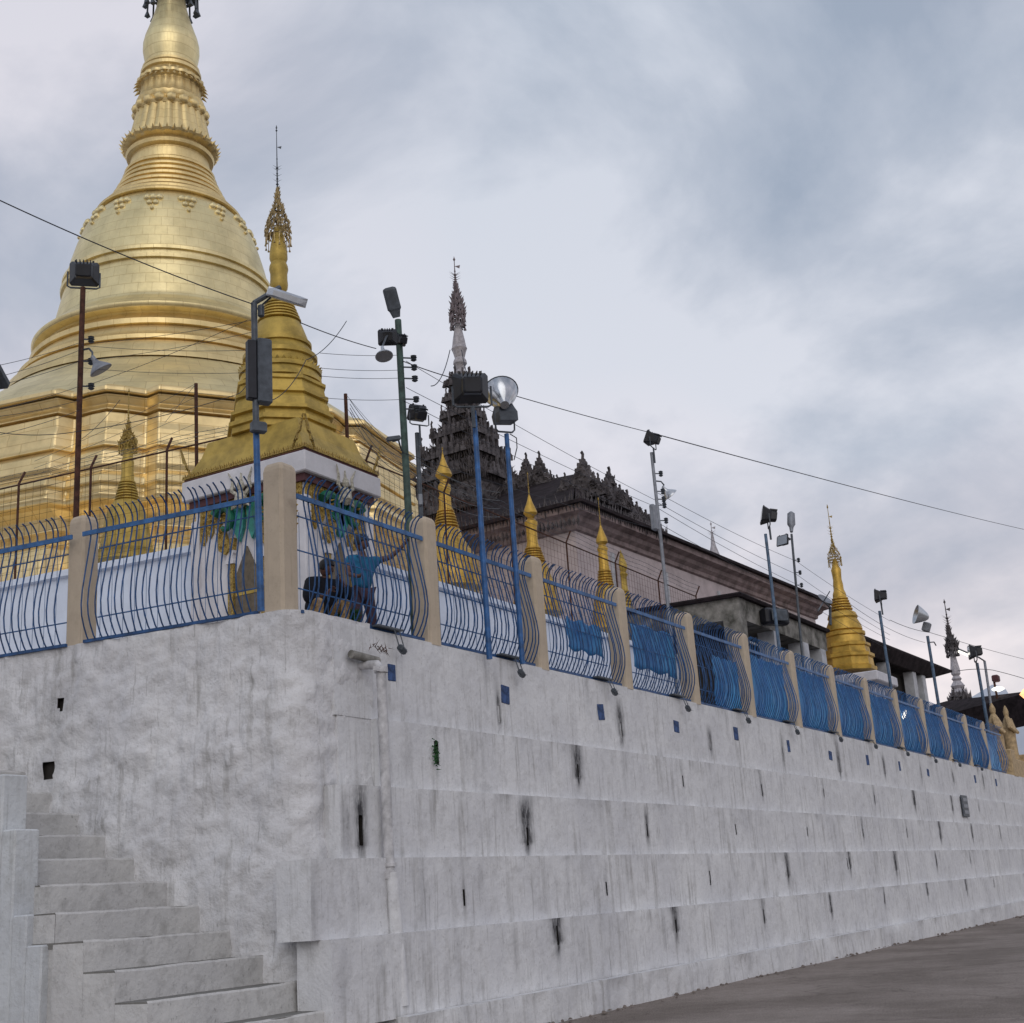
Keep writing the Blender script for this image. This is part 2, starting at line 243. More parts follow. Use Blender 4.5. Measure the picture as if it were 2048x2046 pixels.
# ------------------------------------------------------------------ mesh builder
class MB:
    def __init__(s): s.v = []; s.f = []; s.sm = []
    def add(s, vs, fs, smooth=False):
        o = len(s.v); s.v += [tuple(v) for v in vs]; s.f += [tuple(i + o for i in f) for f in fs]; s.sm += [smooth] * len(fs); return s
    def box(s, c, sz, rz=0.0, mx=None):
        x, y, z = sz[0] / 2, sz[1] / 2, sz[2] / 2
        vs = [Vector((a * x, b * y, cc * z)) for cc in (-1, 1) for a, b in ((-1, -1), (1, -1), (1, 1), (-1, 1))]
        R = mx if mx is not None else Matrix.Rotation(rz, 3, 'Z')
        vs = [R @ v + Vector(c) for v in vs]
        return s.add(vs, [(0, 3, 2, 1), (4, 5, 6, 7), (0, 1, 5, 4), (1, 2, 6, 5), (2, 3, 7, 6), (3, 0, 4, 7)])
    def bbox(s, c, sz, b=0.02, mx=None):  # box with chamfered edges
        R = mx if mx is not None else Matrix.Identity(3); x, y, z = sz[0] / 2, sz[1] / 2, sz[2] / 2
        rings = [(z * -1, b), (-z + b, 0), (z - b, 0), (z, b)]; vs = []
        for zz, i in rings:
            a, c2 = x - i, y - i; k = b if i == 0 else b * 0.5
            for px_, py_ in ((-a + k, -c2), (a - k, -c2), (a, -c2 + k), (a, c2 - k), (a - k, c2), (-a + k, c2), (-a, c2 - k), (-a, -c2 + k)):
                vs.append(R @ Vector((px_, py_, zz)) + Vector(c))
        fs = [tuple(range(7, -1, -1)), tuple(range(24, 32))]
        for r in range(3):
            for i in range(8): j = (i + 1) % 8; fs.append((r * 8 + i, r * 8 + j, r * 8 + 8 + j, r * 8 + 8 + i))
        return s.add(vs, fs)
    def tube(s, pts, r, n=6, smooth=True, cap=True):
        pts = [Vector(p) for p in pts]; rs = r if isinstance(r, (list, tuple)) else [r] * len(pts); vs = []; fs = []
        up = Vector((0, 0, 1)); prev = None
        for i, p in enumerate(pts):
            d = (pts[min(i + 1, len(pts) - 1)] - pts[max(i - 1, 0)]).normalized()
            a = prev if prev is not None else (up.cross(d) if abs(d.z) < 0.95 else Vector((1, 0, 0)).cross(d))
            a = (a - d * a.dot(d)).normalized(); b = d.cross(a); prev = a
            for k in range(n):
                t = 2 * math.pi * k / n; vs.append(p + (a * math.cos(t) + b * math.sin(t)) * rs[i])
        for i in range(len(pts) - 1):
            for k in range(n): j = (k + 1) % n; fs.append((i * n + k, i * n + j, i * n + n + j, i * n + n + k))
        if cap: fs.append(tuple(range(n - 1, -1, -1))); fs.append(tuple(range((len(pts) - 1) * n, len(pts) * n)))
        return s.add(vs, fs, smooth)
    def lathe(s, c, prof, n=32, smooth=True, mod=None, rot=0.0, mx=None, closed=False):
        # prof: (r, z) bottom to top ; mod(i, ang) -> radius factor
        vs = []; fs = []; c = Vector(c)
        for i, (r, z) in enumerate(prof):
            for k in range(n):
                t = 2 * math.pi * k / n + rot; rr = r * (mod(i, t) if mod else 1); v = Vector((rr * math.cos(t), rr * math.sin(t), z))
                vs.append((mx @ v if mx is not None else v) + c)
        for i in range(len(prof) - 1):
            for k in range(n): j = (k + 1) % n; fs.append((i * n + k, i * n + j, i * n + n + j, i * n + n + k))
        fs.append(tuple(range(n - 1, -1, -1))); fs.append(tuple(range((len(prof) - 1) * n, len(prof) * n)))
        return s.add(vs, fs, smooth)
    def loft(s, outlines, smooth=False):  # list of equal-length closed loops bottom to top
        n = len(outlines[0]); vs = [p for o in outlines for p in o]; fs = []
        for i in range(len(outlines) - 1):
            for k in range(n): j = (k + 1) % n; fs.append((i * n + k, i * n + j, i * n + n + j, i * n + n + k))
        fs.append(tuple(range(n - 1, -1, -1))); fs.append(tuple(range((len(outlines) - 1) * n, len(outlines) * n)))
        return s.add(vs, fs, smooth)
    def slab(s, poly, o, u, v, nrm, th):  # 2-D outline extruded
        o, u, v, nrm = map(Vector, (o, u, v, nrm)); n = len(poly)
        a = [o + u * p[0] + v * p[1] for p in poly]; b = [p + nrm * th for p in a]
        fs = [tuple(range(n - 1, -1, -1)), tuple(range(n, 2 * n))] + [(i, (i + 1) % n, n + (i + 1) % n, n + i) for i in range(n)]
        return s.add(a + b, fs)
    def spike(s, p, d, h, wd):
        p = Vector(p); d = Vector(d).normalized(); a = d.orthogonal().normalized() * wd; b = d.cross(a).normalized() * wd
        return s.add([p + a, p + b, p - a, p - b, p + d * h], [(0, 1, 4), (1, 2, 4), (2, 3, 4), (3, 0, 4), (3, 2, 1, 0)])
    def build(s, name, m, parent=None, loc=None):
        me = bpy.data.meshes.new(name); off = Vector(loc) if loc is not None else Vector((0, 0, 0))
        if parent is not None and loc is None: off = parent.location.copy()
        me.from_pydata([Vector(v) - off for v in s.v], [], s.f); me.materials.append(MT[m] if isinstance(m, str) else m)
        me.polygons.foreach_set('use_smooth', s.sm); me.update()
        if any(s.sm) and len(s.f) < 60000: me.set_sharp_from_angle(angle=math.radians(38))
        o = bpy.data.objects.new(name, me); COL.objects.link(o)
        if parent is not None: o.parent = parent; o.location = (0, 0, 0) if loc is None else off - gloc(parent)
        else: o.location = off
        if parent is not None and loc is None:
            # sub-parts of parts that sit at the origin of their thing
            g = gloc(parent); me.transform(Matrix.Translation(parent.location - g)) if (g - parent.location).length > 1e-6 else None
        return o
def gloc(o):
    v = Vector((0, 0, 0))
    while o is not None: v += o.location; o = o.parent
    return v
def tag(o, label, cat=None, group=None, kind=None):
    if label: o['label'] = label
    if cat: o['category'] = cat
    if group: o['group'] = group
    if kind: o['kind'] = kind
    return o
def thing(name, loc, label, cat, group=None, kind=None):
    o = bpy.data.objects.new(name, None); COL.objects.link(o); o.location = loc; o.empty_display_size = 0.1
    return tag(o, label, cat, group, kind)
def ordn(i): return ['first', 'second', 'third', 'fourth', 'fifth', 'sixth', 'seventh', 'eighth', 'ninth', 'tenth', 'eleventh', 'twelfth', 'thirteenth', 'fourteenth', 'fifteenth'][i]

# ------------------------------------------------------------------ ground and terrace
H = 4.85; GZ = 0.27
AX, AY = 10.99, 8.95
LD = Vector((-0.12, 0.9928, 0)); LN = Vector((-0.9928, -0.12, 0))   # along the left wall, and outward from it
def lp(t, out=0.0, z=0.0): return Vector((AX, AY, z)) + LD * t + LN * out
g = MB(); n_ = 60
for j in range(n_):
    for i in range(n_): pass
xs = [-400, -60, -10] + [i * 1.0 for i in range(0, 80, 2)] + [120, 300, 900]; ys = [-400, -60, -10, -4, 0, 2, 4, 6, 8, 10, 30, 120, 900]
vs = [(x, y, GZ + 0.02 * noise.noise(Vector((x * .2, y * .2, 0))) - 0.0012 * (min(max(x, 10), 60) - 17)) for y in ys for x in xs]
g.add(vs, [(j * len(xs) + i, j * len(xs) + i + 1, (j + 1) * len(xs) + i + 1, (j + 1) * len(xs) + i) for j in range(len(ys) - 1) for i in range(len(xs) - 1)], True)
tag(g.build('ground', 'ground'), 'worn brown concrete ground at the foot of the white wall', 'ground', kind='structure')
g = MB(); g.box((36, 34, H - 0.3), (49.8, 49.8, 0.36))
tag(g.build('terrace_floor', 'terrace'), 'raised temple terrace floor behind the fence', 'floor', kind='structure')

# ------------------------------------------------------------------ retaining wall
XEND = PZ(2016, 1548, H).x
rw = thing('retaining_wall', (AX, AY, GZ), 'long whitewashed retaining wall in stepped courses under the blue fence', 'wall')
def face(name, org, u, out, u0, u1, zlo, zhi, slots, m, parent, cell=0.05, rough=0.006, rscale=4.0, grow=True, soot=True, ledge=0.14, slotw=0.05, sloth=0.2):
    # front face of a course as a fine grid with open weep slots, a ledge on top and end caps
    us = [u0]
    while us[-1] < u1: us.append(us[-1] + cell * (max(1.0, (us[-1] + 11) / 13.0) if grow else 1.0))
    us[-1] = u1
    def snap(arr, v):
        k = min(range(len(arr)), key=lambda i: abs(arr[i] - v)); return k
    nz = max(2, int((zhi - zlo) / cell)); zs = [zlo + (zhi - zlo) * i / nz for i in range(nz + 1)]
    holes = []
    for s in slots:
        su, sz, sw, sh = s[0], s[1], s[2] if len(s) > 2 else slotw, s[3] if len(s) > 3 else sloth
        if not (u0 + 0.1 < su < u1 - 0.1): continue
        for v in (su - sw / 2, su + sw / 2):
            us = [q for q in us if abs(q - v) > 0.018]; us.append(v)
        us.sort()
        for v in (sz - sh / 2, sz + sh / 2): pass
        holes.append((su, sz, sw, sh))
    us = sorted(set(us)); A = Vector(org); nu = len(us); V = []; K = {}
    att = []; gr_ = random.Random(int(zlo * 100)); ghosts = [(u0 + (u1 - u0) * gr_.random() ** 1.7, zhi - gr_.choice((0, 0, .1, .3)), gr_.uniform(.25, .75), gr_.uniform(.08, .32)) for q in range(30 if zhi - zlo > .6 else 6)]
    for j, z in enumerate(zs):
        for i, uu in enumerate(us):
            p = A + u * uu; p.z = z
            dsp = rough * 0.7 * (noise.noise(Vector((uu * rscale, z * rscale, 1.3))) + 0.5 * noise.noise(Vector((uu * rscale * 3, z * rscale * 3, 5)))) if 0 < j < nz else rough * noise.noise(Vector((uu * 2, z, 3)))
            V.append(p + out * dsp)
            a = 0.0
            if soot:
                for su, sz, sw, sh in holes:
                    if abs(uu - su) < 0.4:
                        dz = z - (sz + sh / 2)
                        h = math.sin(su * 37.1) * 0.5 + 0.5
                        wdt = (0.06 + 0.055 * h) * (1 + max(0, dz) * 1.2)
                        if dz > 0: fz = math.exp(-(dz / (0.16 + 0.22 * h)) ** 2)
                        elif dz > -sh: fz = 1.0
                        else: fz = 0.75 * math.exp(-((dz + sh) / 0.14) ** 2); wdt *= 0.55
                        h2 = math.sin(su * 91.7) * 0.5 + 0.5; wdt *= (.5 + .6 * h2)
                        a += (0.35 + 1.15 * h2) * fz * math.exp(-((uu - su) / wdt) ** 2)
                for gu, gz, gh, ga in ghosts:
                    if abs(uu - gu) < .3 and gz - gh < z < gz + .05: a += ga * math.exp(-((uu - gu) / (.05 + .03 * ga)) ** 2) * (1 - abs((gz - z) / gh - .4)) 
                a += 0.45 * max(0, noise.noise(Vector((uu * 2.3, z * 1.5, 4))) - .12) * max(0, 1 - (zhi - z) / 0.22)
                a += 0.10 * max(0, noise.noise(Vector((uu * 1.7, z * 0.2, 9)))) * max(0, 1 - (zhi - z) / 0.5)
            att.append(min(1, a))
    FS = []
    for j in range(nz):
        for i in range(nu - 1):
            um, zm = (us[i] + us[i + 1]) / 2, (zs[j] + zs[j + 1]) / 2
            if any(abs(um - h[0]) < h[2] / 2 and abs(zm - h[1]) < h[3] / 2 for h in holes): continue
            FS.append((j * nu + i, j * nu + i + 1, (j + 1) * nu + i + 1, (j + 1) * nu + i))
    b = MB(); b.add(V, FS, True)
    # ledge, returns
    t0 = [V[nz * nu + i] for i in range(nu)]; o = len(b.v)
    b.add(t0 + [p - out * ledge + Vector((0, 0, 0.0)) for p in t0], [(i, i + 1, nu + i + 1, nu + i) for i in range(nu - 1)])
    for i in (0, nu - 1):
        e0 = [V[j * nu + i] for j in range(nz + 1)]
        b.add(e0 + [p - out * (ledge + 0.3) for p in e0], [(j, j + 1, nz + 2 + j, nz + 1 + j) for j in range(nz)])
    o_ = b.build(name, m, parent)
    ca = o_.data.attributes.new('soot', 'FLOAT', 'POINT'); full = att + [0.0] * (len(b.v) - len(att)); ca.data.foreach_set('value', full)
    if holes:
        hb = MB()
        for su, sz, sw, sh in holes:
            zl = max(q for q in zs if q <= sz - sh / 2 + cell * .6); zh = min(q for q in zs if q >= sz + sh / 2 - cell * .6)
            c = A + u * su - out * 0.16; c.z = (zl + zh) / 2
            # open-fronted recess
            hw = sw / 2 + 0.012; hh = (zh - zl) / 2 + 0.01; q = []
            for dd_ in (0.145, -0.1):
                for a_, b_ in ((-hw, -hh), (hw, -hh), (hw, hh), (-hw, hh)): q.append(c + u * a_ + Vector((0, 0, b_)) + out * dd_)
            hb.add(q, [(0, 1, 5, 4), (1, 2, 6, 5), (2, 3, 7, 6), (3, 0, 4, 7), (4, 5, 6, 7)])
        ho = hb.build('weep_holes', 'dark', parent)
    return o_
RX = Vector((1, 0, 0)); RO = Vector((0, -1, 0))
rows = [  # y, z low, z high, left end (photo px), slots (photo px)
 (8.94, 3.80, H, None, [(998,1430),(1242,1461),(1421,1488),(1567,1515),(1679,1534),(1769,1538),(1843,1550),(1907,1558),(1967,1565)]),
 (8.85, 3.03, 3.80, 12.2, [(1156,1543),(1366,1562),(1524,1581),(1647,1585),(1749,1598),(1829,1604),(1905,1614),(1958,1616)]),
 (8.76, 2.26, 3.03, 11.35, [(722,1660),(1055,1672),(1295,1662),(1472,1660),(1615,1662),(1726,1666),(1814,1666),(1881,1670),(1945,1670),(2001,1670)]),
 (8.66, 1.48, 2.26, 10.72, [(928,1796),(1213,1776),(1420,1755),(1576,1744),(1695,1728),(1792,1732),(1873,1724),(1941,1720),(1700,1727)]),
 (8.53, 0.64, 1.48, 10.86, [(1115,1871),(1352,1851),(1528,1833),(1662,1813),(1769,1798),(1855,1782),(1933,1775),(1988,1767)]),
 (8.38, -0.1, 0.66, 11.9, [])]
slotshape = {(0, 0): (0.045, 0.22), (2, 0): (0.07, 0.34)}
for k, (y, z0, z1, xl, sl_) in enumerate(rows):
    sl2 = []
    for q, (px, py) in enumerate(sl_):
        p = PY(px, py, y); sl2.append((p.x - AX, p.z, *slotshape.get((k, q), (0.042, 0.2))))
    if k == 1: p = PY(873, 1508, y); sl2.append((p.x - AX, p.z, 0.09, 0.26))
    face('wall_course', (AX, y, 0), RX, RO, (xl - AX) if xl else 0.55, XEND + 14 - AX, z0, z1 if k else H - 0.001, sl2, 'wall', rw, 0.045 if k < 5 else 0.08, 0.010 if k < 5 else 0.05, 3.0 if k < 5 else 1.6)
# crumbled grit and small stones along the foot of the wall
b = MB(); rg_ = random.Random(3)
for i in range(160):
    x = 12 + 40 * rg_.random() ** 1.6; yv = 8.36 - abs(rg_.gauss(0, .16)); r = rg_.uniform(.008, .03) * (1 + x / 60)
    b.lathe((x, yv, GZ + .02 - 0.0012 * (x - 17)), [(r * rg_.uniform(.6, 1.2), -r * .3), (r, 0), (r * .5, r * rg_.uniform(.3, .8))], 5, False)
tag(b.build('grit', 'ground0', loc=(12, 8.3, GZ)), 'loose grit and small stones lying along the foot of the white wall', 'grit', kind='stuff')
# core behind the courses and the rounded corner block
b = MB()
def grid(b, fn, nu, nv, smooth=True):
    b.add([fn(i / nu, j / nv) for j in range(nv + 1) for i in range(nu + 1)], [(j * (nu + 1) + i, j * (nu + 1) + i + 1, (j + 1) * (nu + 1) + i + 1, (j + 1) * (nu + 1) + i) for j in range(nv) for i in range(nu)], smooth)
b.box((AX + (XEND + 14 - AX) / 2 + 0.3, 9.25, 2.3), (XEND + 14 - AX - 0.6, 0.6, 4.9))
b.build('wall_core', 'wall', rw)
# left side wall (rough rubble) + rounded corner
def rub(p, s=1.0):
    return 1.25 * s * (0.045 * noise.noise(p * 1.3) + 0.028 * noise.noise(p * 4.1 + Vector((9, 2, 1))) + 0.016 * noise.noise(p * 9.0) + 0.010 * noise.noise(p * 17.0))
b = MB(); path = []
t = 14
while t > 0.30: path.append((lp(t), LN)); t -= 0.04
for a in range(0, 9):
    f = a / 8; c = lp(0.30) - LN * 0.30; ang0 = math.atan2(LN.y, LN.x); ang1 = -math.pi / 2 + 2 * math.pi * (ang0 > 0)
    if ang0 < -math.pi / 2: pass
    an = (-math.pi + (math.pi + ang0)) if False else ang0
    if an < -math.pi / 2 - 1e-6 or True:
        a0 = math.pi + math.atan(0.12 / 0.9928); aa = a0 + (1.5 * math.pi - a0) * f
    nn = Vector((math.cos(aa), math.sin(aa), 0)); path.append((c + nn * 0.30, nn))
xq = path[-1][0].x + 0.06
while xq < 12.25: path.append((Vector((xq, path[len(path) - 1][0].y, 0)), Vector((0, -1, 0)))); xq += 0.04
np_ = len(path); nz = 126; V = []; att = []
holes = []
for px, py, hw, hh in ((98, 1542, 0.075, 0.085), (124, 1411, 0.035, 0.075)):
    dd = ray(px, py); A2 = Vector((AX, AY, 0)); tt = LN.dot(A2 - Vector((0, 0, 0))) / LN.dot(dd) ; p = CAM + dd * (LN.dot(A2 - Vector((CAM.x, CAM.y, 0))) / LN.dot(dd)); holes.append((p, hw, hh))
HT = H + 0.055
for j in range(nz + 1):
    z = -0.1 + (HT + 0.1) * j / nz
    for i, (p, nrm) in enumerate(path):
        q = Vector((p.x, p.y, z)); q2 = q + nrm * (rub(q) + 0.025); 
        if j == nz: q2.z += 0.02 * noise.noise(q * 1.5); 
        if q.x > 11.3 : q2.z = min(q2.z, HT)
        V.append(q2)
        a = 0.0
        for hp, hw, hh in holes:
            dv = q - hp; d2 = math.hypot(math.hypot(dv.x, dv.y) / 0.22, dv.z / 0.3); a += 0.35 * math.exp(-d2 * d2)
        att.append(a)
FS = []
for j in range(nz):
    for i in range(np_ - 1):
        c = (V[j * np_ + i] + V[(j + 1) * np_ + i + 1]) / 2
        if any(math.hypot(c.x - hp.x, c.y - hp.y) < hw and abs(c.z - hp.z) < hh for hp, hw, hh in holes): continue
        FS.append((j * np_ + i, j * np_ + i + 1, (j + 1) * np_ + i + 1, (j + 1) * np_ + i))
b.add(V, FS, True)
tp = [V[nz * np_ + i] for i in range(np_)]
b.add(tp + [Vector((p.x, p.y, 0)) - path[i][1] * 0.55 + Vector((0, 0, HT - 0.02)) for i, p in enumerate(tp)], [(i, i + 1, np_ + i + 1, np_ + i) for i in range(np_ - 1)], True)
e0 = [V[j * np_ + np_ - 1] for j in range(nz + 1)]
b.add(e0 + [p + Vector((0, 0.3, 0)) for p in e0], [(j, j + 1, nz + 2 + j, nz + 1 + j) for j in range(nz)])
o = b.build('rubble_side', 'rubble', rw)
o['label'] = 'rough whitewashed rubble face of the wall beside the stairs'
ca = o.data.attributes.new('soot', 'FLOAT', 'POINT'); ca.data.foreach_set('value', att + [0.0] * (len(b.v) - len(att)))
b = MB()
for hp, hw, hh in holes:
    c = hp - LN * 0.16; b.box(c, (0.2, hw * 2 + 0.14, hh * 2 + 0.14), rz=math.atan2(LD.y, LD.x) - math.pi / 2)
b.build('hole', 'dark', rw)

# ------------------------------------------------------------------ staircase along the left wall
st = thing('staircase', (10.0, 10.0, GZ), 'steep grey whitewashed staircase climbing left along the rubble wall', 'stairs')
rise, run = 0.268, 0.405
XLS = [PY(280, 2004, 9.01).x, PY(213, 1945, 9.44).x, PY(138, 1888, 9.84).x, PY(101, 1831, 10.19).x, PY(72, 1774, 10.7).x]; XLS = [min(10.4, max(8.9, q)) for q in XLS]; print('XLS', XLS)
for k in range(13):
    y0 = 8.22 + run * (k); zt = 0.83 + rise * k
    if k == 0: y0 = 8.25
    xr = AX - 0.12 * (y0 - AY) + 0.1
    b = MB(); nx = 60; xl = float(np.interp(y0 + .39, [9.0, 9.44, 9.84, 10.19, 10.6], XLS)); vs = []
    prof = [(0, -0.2 - zt), (0.0, -0.02), (0.012, 0.0)]
    for (dy, dz) in prof:
        for i in range(nx + 1):
            x = xl + (xr + 0.15 - xl) * i / nx
            sk = (x - xr) * -0.0
            w_ = 0.012 * noise.noise(Vector((x * 2.1, k * 3.3, dz * 3)))
            vs.append((x, y0 + 0.39 + dy + sk + w_, zt + dz + 0.014 * noise.noise(Vector((x * 1.7, k * 5.1, 2))) + 0.004 * noise.noise(Vector((x * 7, k * 2.1, 4)))))
    fs = [(j * (nx + 1) + i, j * (nx + 1) + i + 1, (j + 1) * (nx + 1) + i + 1, (j + 1) * (nx + 1) + i) for j in range(len(prof) - 1) for i in range(nx)]
    b.add(vs, fs)
    zl = -0.2; b.add([(xl, y0 + .39, zt - .02), (xl, y0 + .39 + run * .995, zt - .02), (xl, y0 + .39 + run * .995, zl), (xl, y0 + .39, zl)], [(0, 1, 2, 3)]); so_ = b.build('step', 'step', st)
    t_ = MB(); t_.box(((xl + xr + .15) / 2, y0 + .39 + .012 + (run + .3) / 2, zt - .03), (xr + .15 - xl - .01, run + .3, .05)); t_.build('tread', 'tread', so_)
pw = thing('stair_parapet', (9.1, 11.0, GZ), 'pale stepped parapet block at the lower left beside the stairs', 'parapet')
b = MB()
for (ya, yb, zt) in ((10.92, 14.0, 3.24), (10.72, 10.915, 2.70), (10.52, 10.715, 1.90), (10.30, 10.515, 1.62)):
    b.bbox((8.98, (ya + yb) / 2, (zt - 0.2) / 2), (0.30, yb - ya, zt + 0.2), 0.015)
b.build('parapet_blocks', 'parapet', pw)

# ------------------------------------------------------------------ fence pillars and panels
PXS = [10.80 + 2.765 * k for k in range(15)]
FY = 8.97
def pillar(p, label, wd=0.265, ht=1.65):
    wd += .001 * len(label) % .01
    t = thing('fence_pillar', p, label, 'pillar', 'tan fence pillars on the wall')
    b = MB(); prof = [(-wd / 2, 0), (wd / 2, 0), (wd / 2, ht - 0.05), (wd * 0.36, ht - 0.012), (0, ht), (-wd * 0.36, ht - 0.012), (-wd / 2, ht - 0.05)]
    # rounded-top pillar, slightly chamfered shaft
    c = 0.035; h2 = wd / 2; loop = [(-h2 + c, -h2), (h2 - c, -h2), (h2, -h2 + c), (h2, h2 - c), (h2 - c, h2), (-h2 + c, h2), (-h2, h2 - c), (-h2, -h2 + c)]
    b.loft([[Vector((x * s + p[0], y * s + p[1], p[2] + z)) for x, y in loop] for s, z in ((1, -0.02), (1.0, ht - 0.10), (0.93, ht - 0.05), (0.75, ht - 0.012), (0.4, ht))])
    b.build('shaft', 'tan', t)
    return t
pillar((11.08, 9.28, H + 0.02), 'corner tan concrete fence pillar, the nearest and tallest looking', .285, 1.76)
for k in (1, 2):
    q = lp(2.77 * k + 0.27, -0.07, H + 0.03) * 1.012; q.z = H + .03; pillar(q, 'tan concrete fence pillar, %s to the left of the corner pillar' % ordn(k - 1))
NP = 14
for k in range(1, NP): pillar((PXS[k] * 1.004, FY + 0.10, H), 'tan concrete fence pillar, %s to the right of the corner pillar' % ordn(k - 1))
def panel(a, bpt, outn, label, nb, belly=0.17, thin=0.0095, inner=True):
    a = Vector(a); bpt = Vector(bpt); u = (bpt - a); L_ = u.length; u /= L_; outn = Vector(outn)
    t = thing('fence_panel', (a + bpt) / 2, label, 'fence panel', 'blue bowed railing panels')
    prof = [(0.0, 0.03), (0.045, 0.09), (0.10, 0.20), (0.14, 0.32), (0.152, 0.45), (0.135, 0.62), (0.08, 0.88), (0.035, 1.08), (0.0, 1.25), (-0.015, 1.36), (-0.01, 1.44), (0.02, 1.51), (0.07, 1.56), (0.12, 1.585)]
    br = MB()
    for i in range(nb):
        s = L_ * (i + 0.5) / nb; j = 0.006 * random.uniform(-1, 1); o = a + u * (s + j); wob = 1 + 0.09 * random.uniform(-1, 1) + (random.uniform(-.25, .25) if random.random() < .08 else 0); ln_ = 0.02 * random.uniform(-1, 1)
        br.tube([o + u * ln_ * z + outn * (d * wob + 0.03) + Vector((0, 0, z + 0.01 * random.uniform(-1, 1) * (z > 1.4))) for d, z in prof], thin, 5)
    br.build('bars', 'bluedk' if inner else 'blue', t)
    r = MB(); c = (a + bpt) / 2; rz = math.atan2(u.y, u.x)
    r.box(c + outn * 0.042 + Vector((0, 0, 1.335)), (L_ + 0.16, 0.022, 0.055), rz); r.build('top_rail', 'blue', t)
    r = MB(); r.box(c + outn * 0.03 + Vector((0, 0, 0.035)), (L_ + 0.06, 0.04, 0.035), rz); r.build('bottom_rail', 'bluedk', t)
    if inner:
        r = MB(); ni = int(nb * .6)
        for i in range(ni): s = L_ * (i + 0.2) / ni; o = a + u * s - outn * 0.16; r.tube([o + Vector((0, 0, 0.02)), o + Vector((0, 0, 1.25))], 0.004, 4)
        for z in (0.36, 0.8, 1.2) if outn.y < -.9 else (.36, 1.2): r.tube([a - outn * 0.16 + Vector((0, 0, z)), bpt - outn * 0.16 + Vector((0, 0, z))], 0.009, 5)
        r.build('inner_grille', 'blue', t)
    return t
panel(lp(2.88, 0.0, H + 0.03), lp(0.55, 0.0, H + 0.045), LN, 'blue bowed railing panel just left of the corner pillar', 24)
panel(lp(5.66, 0.0, H + 0.03), lp(3.2, 0.0, H + 0.03), LN, 'blue bowed railing panel cut by the left edge of the picture', 24)
for k in range(NP - 1):
    x0, x1 = PXS[k] + (0.17 if k else .30), PXS[k + 1] - 0.17
    panel((x0, FY + .06, H), (x1, FY + .06, H), (0, -1, 0), 'blue bowed railing panel, %s to the right of the corner pillar' % ordn(k), 24 if k < 8 else 20, thin=0.0095 if k < 8 else 0.011, inner=k < 5)
panel((PXS[NP - 1] + 0.17, FY, H), (XEND - 0.4, FY, H), (0, -1, 0), 'farthest short blue railing panel beside the tan statues', 12, inner=False)
for k in range(4, NP):
    x0, x1 = PXS[k] + 0.12, (PXS[k + 1] if k < NP - 1 else XEND) - 0.10
    zt = 1.34 if k > 5 else (1.05, 1.3)[k - 4]
    if k == 4: x0 = x0 + 1.3
    b = MB(); nx, nz2 = 30, 12
    b.add([(x0 + (x1 - x0) * i / nx, FY + 0.15 + 0.04 * math.sin(i * 1.1 + k) * noise.noise(Vector((i * .3, k, j * .2))) + 0.04 * noise.noise(Vector((i * .25, k * 3.1, j * .3))), H + 0.05 + (zt - 0.05) * j / nz2 + (0.02 * math.sin(i * 0.9) if j == nz2 else 0)) for j in range(nz2 + 1) for i in range(nx + 1)],
          [(j * (nx + 1) + i, j * (nx + 1) + i + 1, (j + 1) * (nx + 1) + i + 1, (j + 1) * (nx + 1) + i) for j in range(nz2) for i in range(nx)], True)
    o = b.build('tarpaulin', 'tarp', loc=((x0 + x1) / 2, FY + 0.3, H))
    md = o.modifiers.new('thick', 'SOLIDIFY'); md.thickness = 0.006
    tag(o, 'blue tarpaulin hung inside the %s railing panel right of the corner' % ordn(k), 'tarpaulin', 'blue tarpaulins behind the fence')

for k, fx0, fx1, za, zb3 in ((2, .50, .92, .50, .98), (3, .34, .97, .48, 1.24)):
    x0 = PXS[k] + (PXS[k + 1] - PXS[k]) * fx0; x1 = PXS[k] + (PXS[k + 1] - PXS[k]) * fx1; nx, nz2 = 18, 8; b = MB()
    b.add([(x0 + (x1 - x0) * i / nx, FY + .26 + .05 * noise.noise(Vector((i * .35, k * 2.0, j * .3))), H + za + (zb3 - za) * j / nz2 + .03 * math.sin(i * .8 + k) * (1 if j in (0, nz2) else 0)) for j in range(nz2 + 1) for i in range(nx + 1)],
          [(j * (nx + 1) + i, j * (nx + 1) + i + 1, (j + 1) * (nx + 1) + i + 1, (j + 1) * (nx + 1) + i) for j in range(nz2) for i in range(nx)], True)
    o = b.build('tarpaulin', 'tarp', loc=((x0 + x1) / 2, FY + .26, H + za)); md = o.modifiers.new('thick', 'SOLIDIFY'); md.thickness = .006
    tag(o, 'small blue tarpaulin piece hung inside the %s railing panel right of the corner' % ordn(k), 'tarpaulin', 'blue tarpaulins behind the fence')
# ------------------------------------------------------------------ things on the wall
pl = [(785,1345),(1012,1389),(1203,1424),(1354,1453),(1473,1467),(1578,1492),(1662,1511),(1736,1520),(1800,1532),(1857,1545),(1951,1558),(1993,1565)]
for k, (px, py) in enumerate(pl):
    p = PY(px, py, 8.925); b = MB(); s = 0.115
    b.bbox((p.x, 8.936, p.z), (s * 1.8 if k not in (0, 5, 8) else s * 1.3, 0.014, s * 1.9 * (1.1 if k % 3 else 0.9)), 0.005, Matrix.Rotation(0.09 * math.sin(k * 2.3), 3, 'Y'))
    tag(b.build('wall_plate', 'plaque', loc=p), 'small blue square on the white wall top course, %s from the corner' % ordn(k), 'plate', 'blue squares on the wall')
ft = [(804,1299),(1043,1347),(1229,1384),(1376,1417),(1497,1441),(1595,1464),(1682,1479),(1752,1493),(1816,1508),(1872,1522),(1920,1530),(1964,1538)]
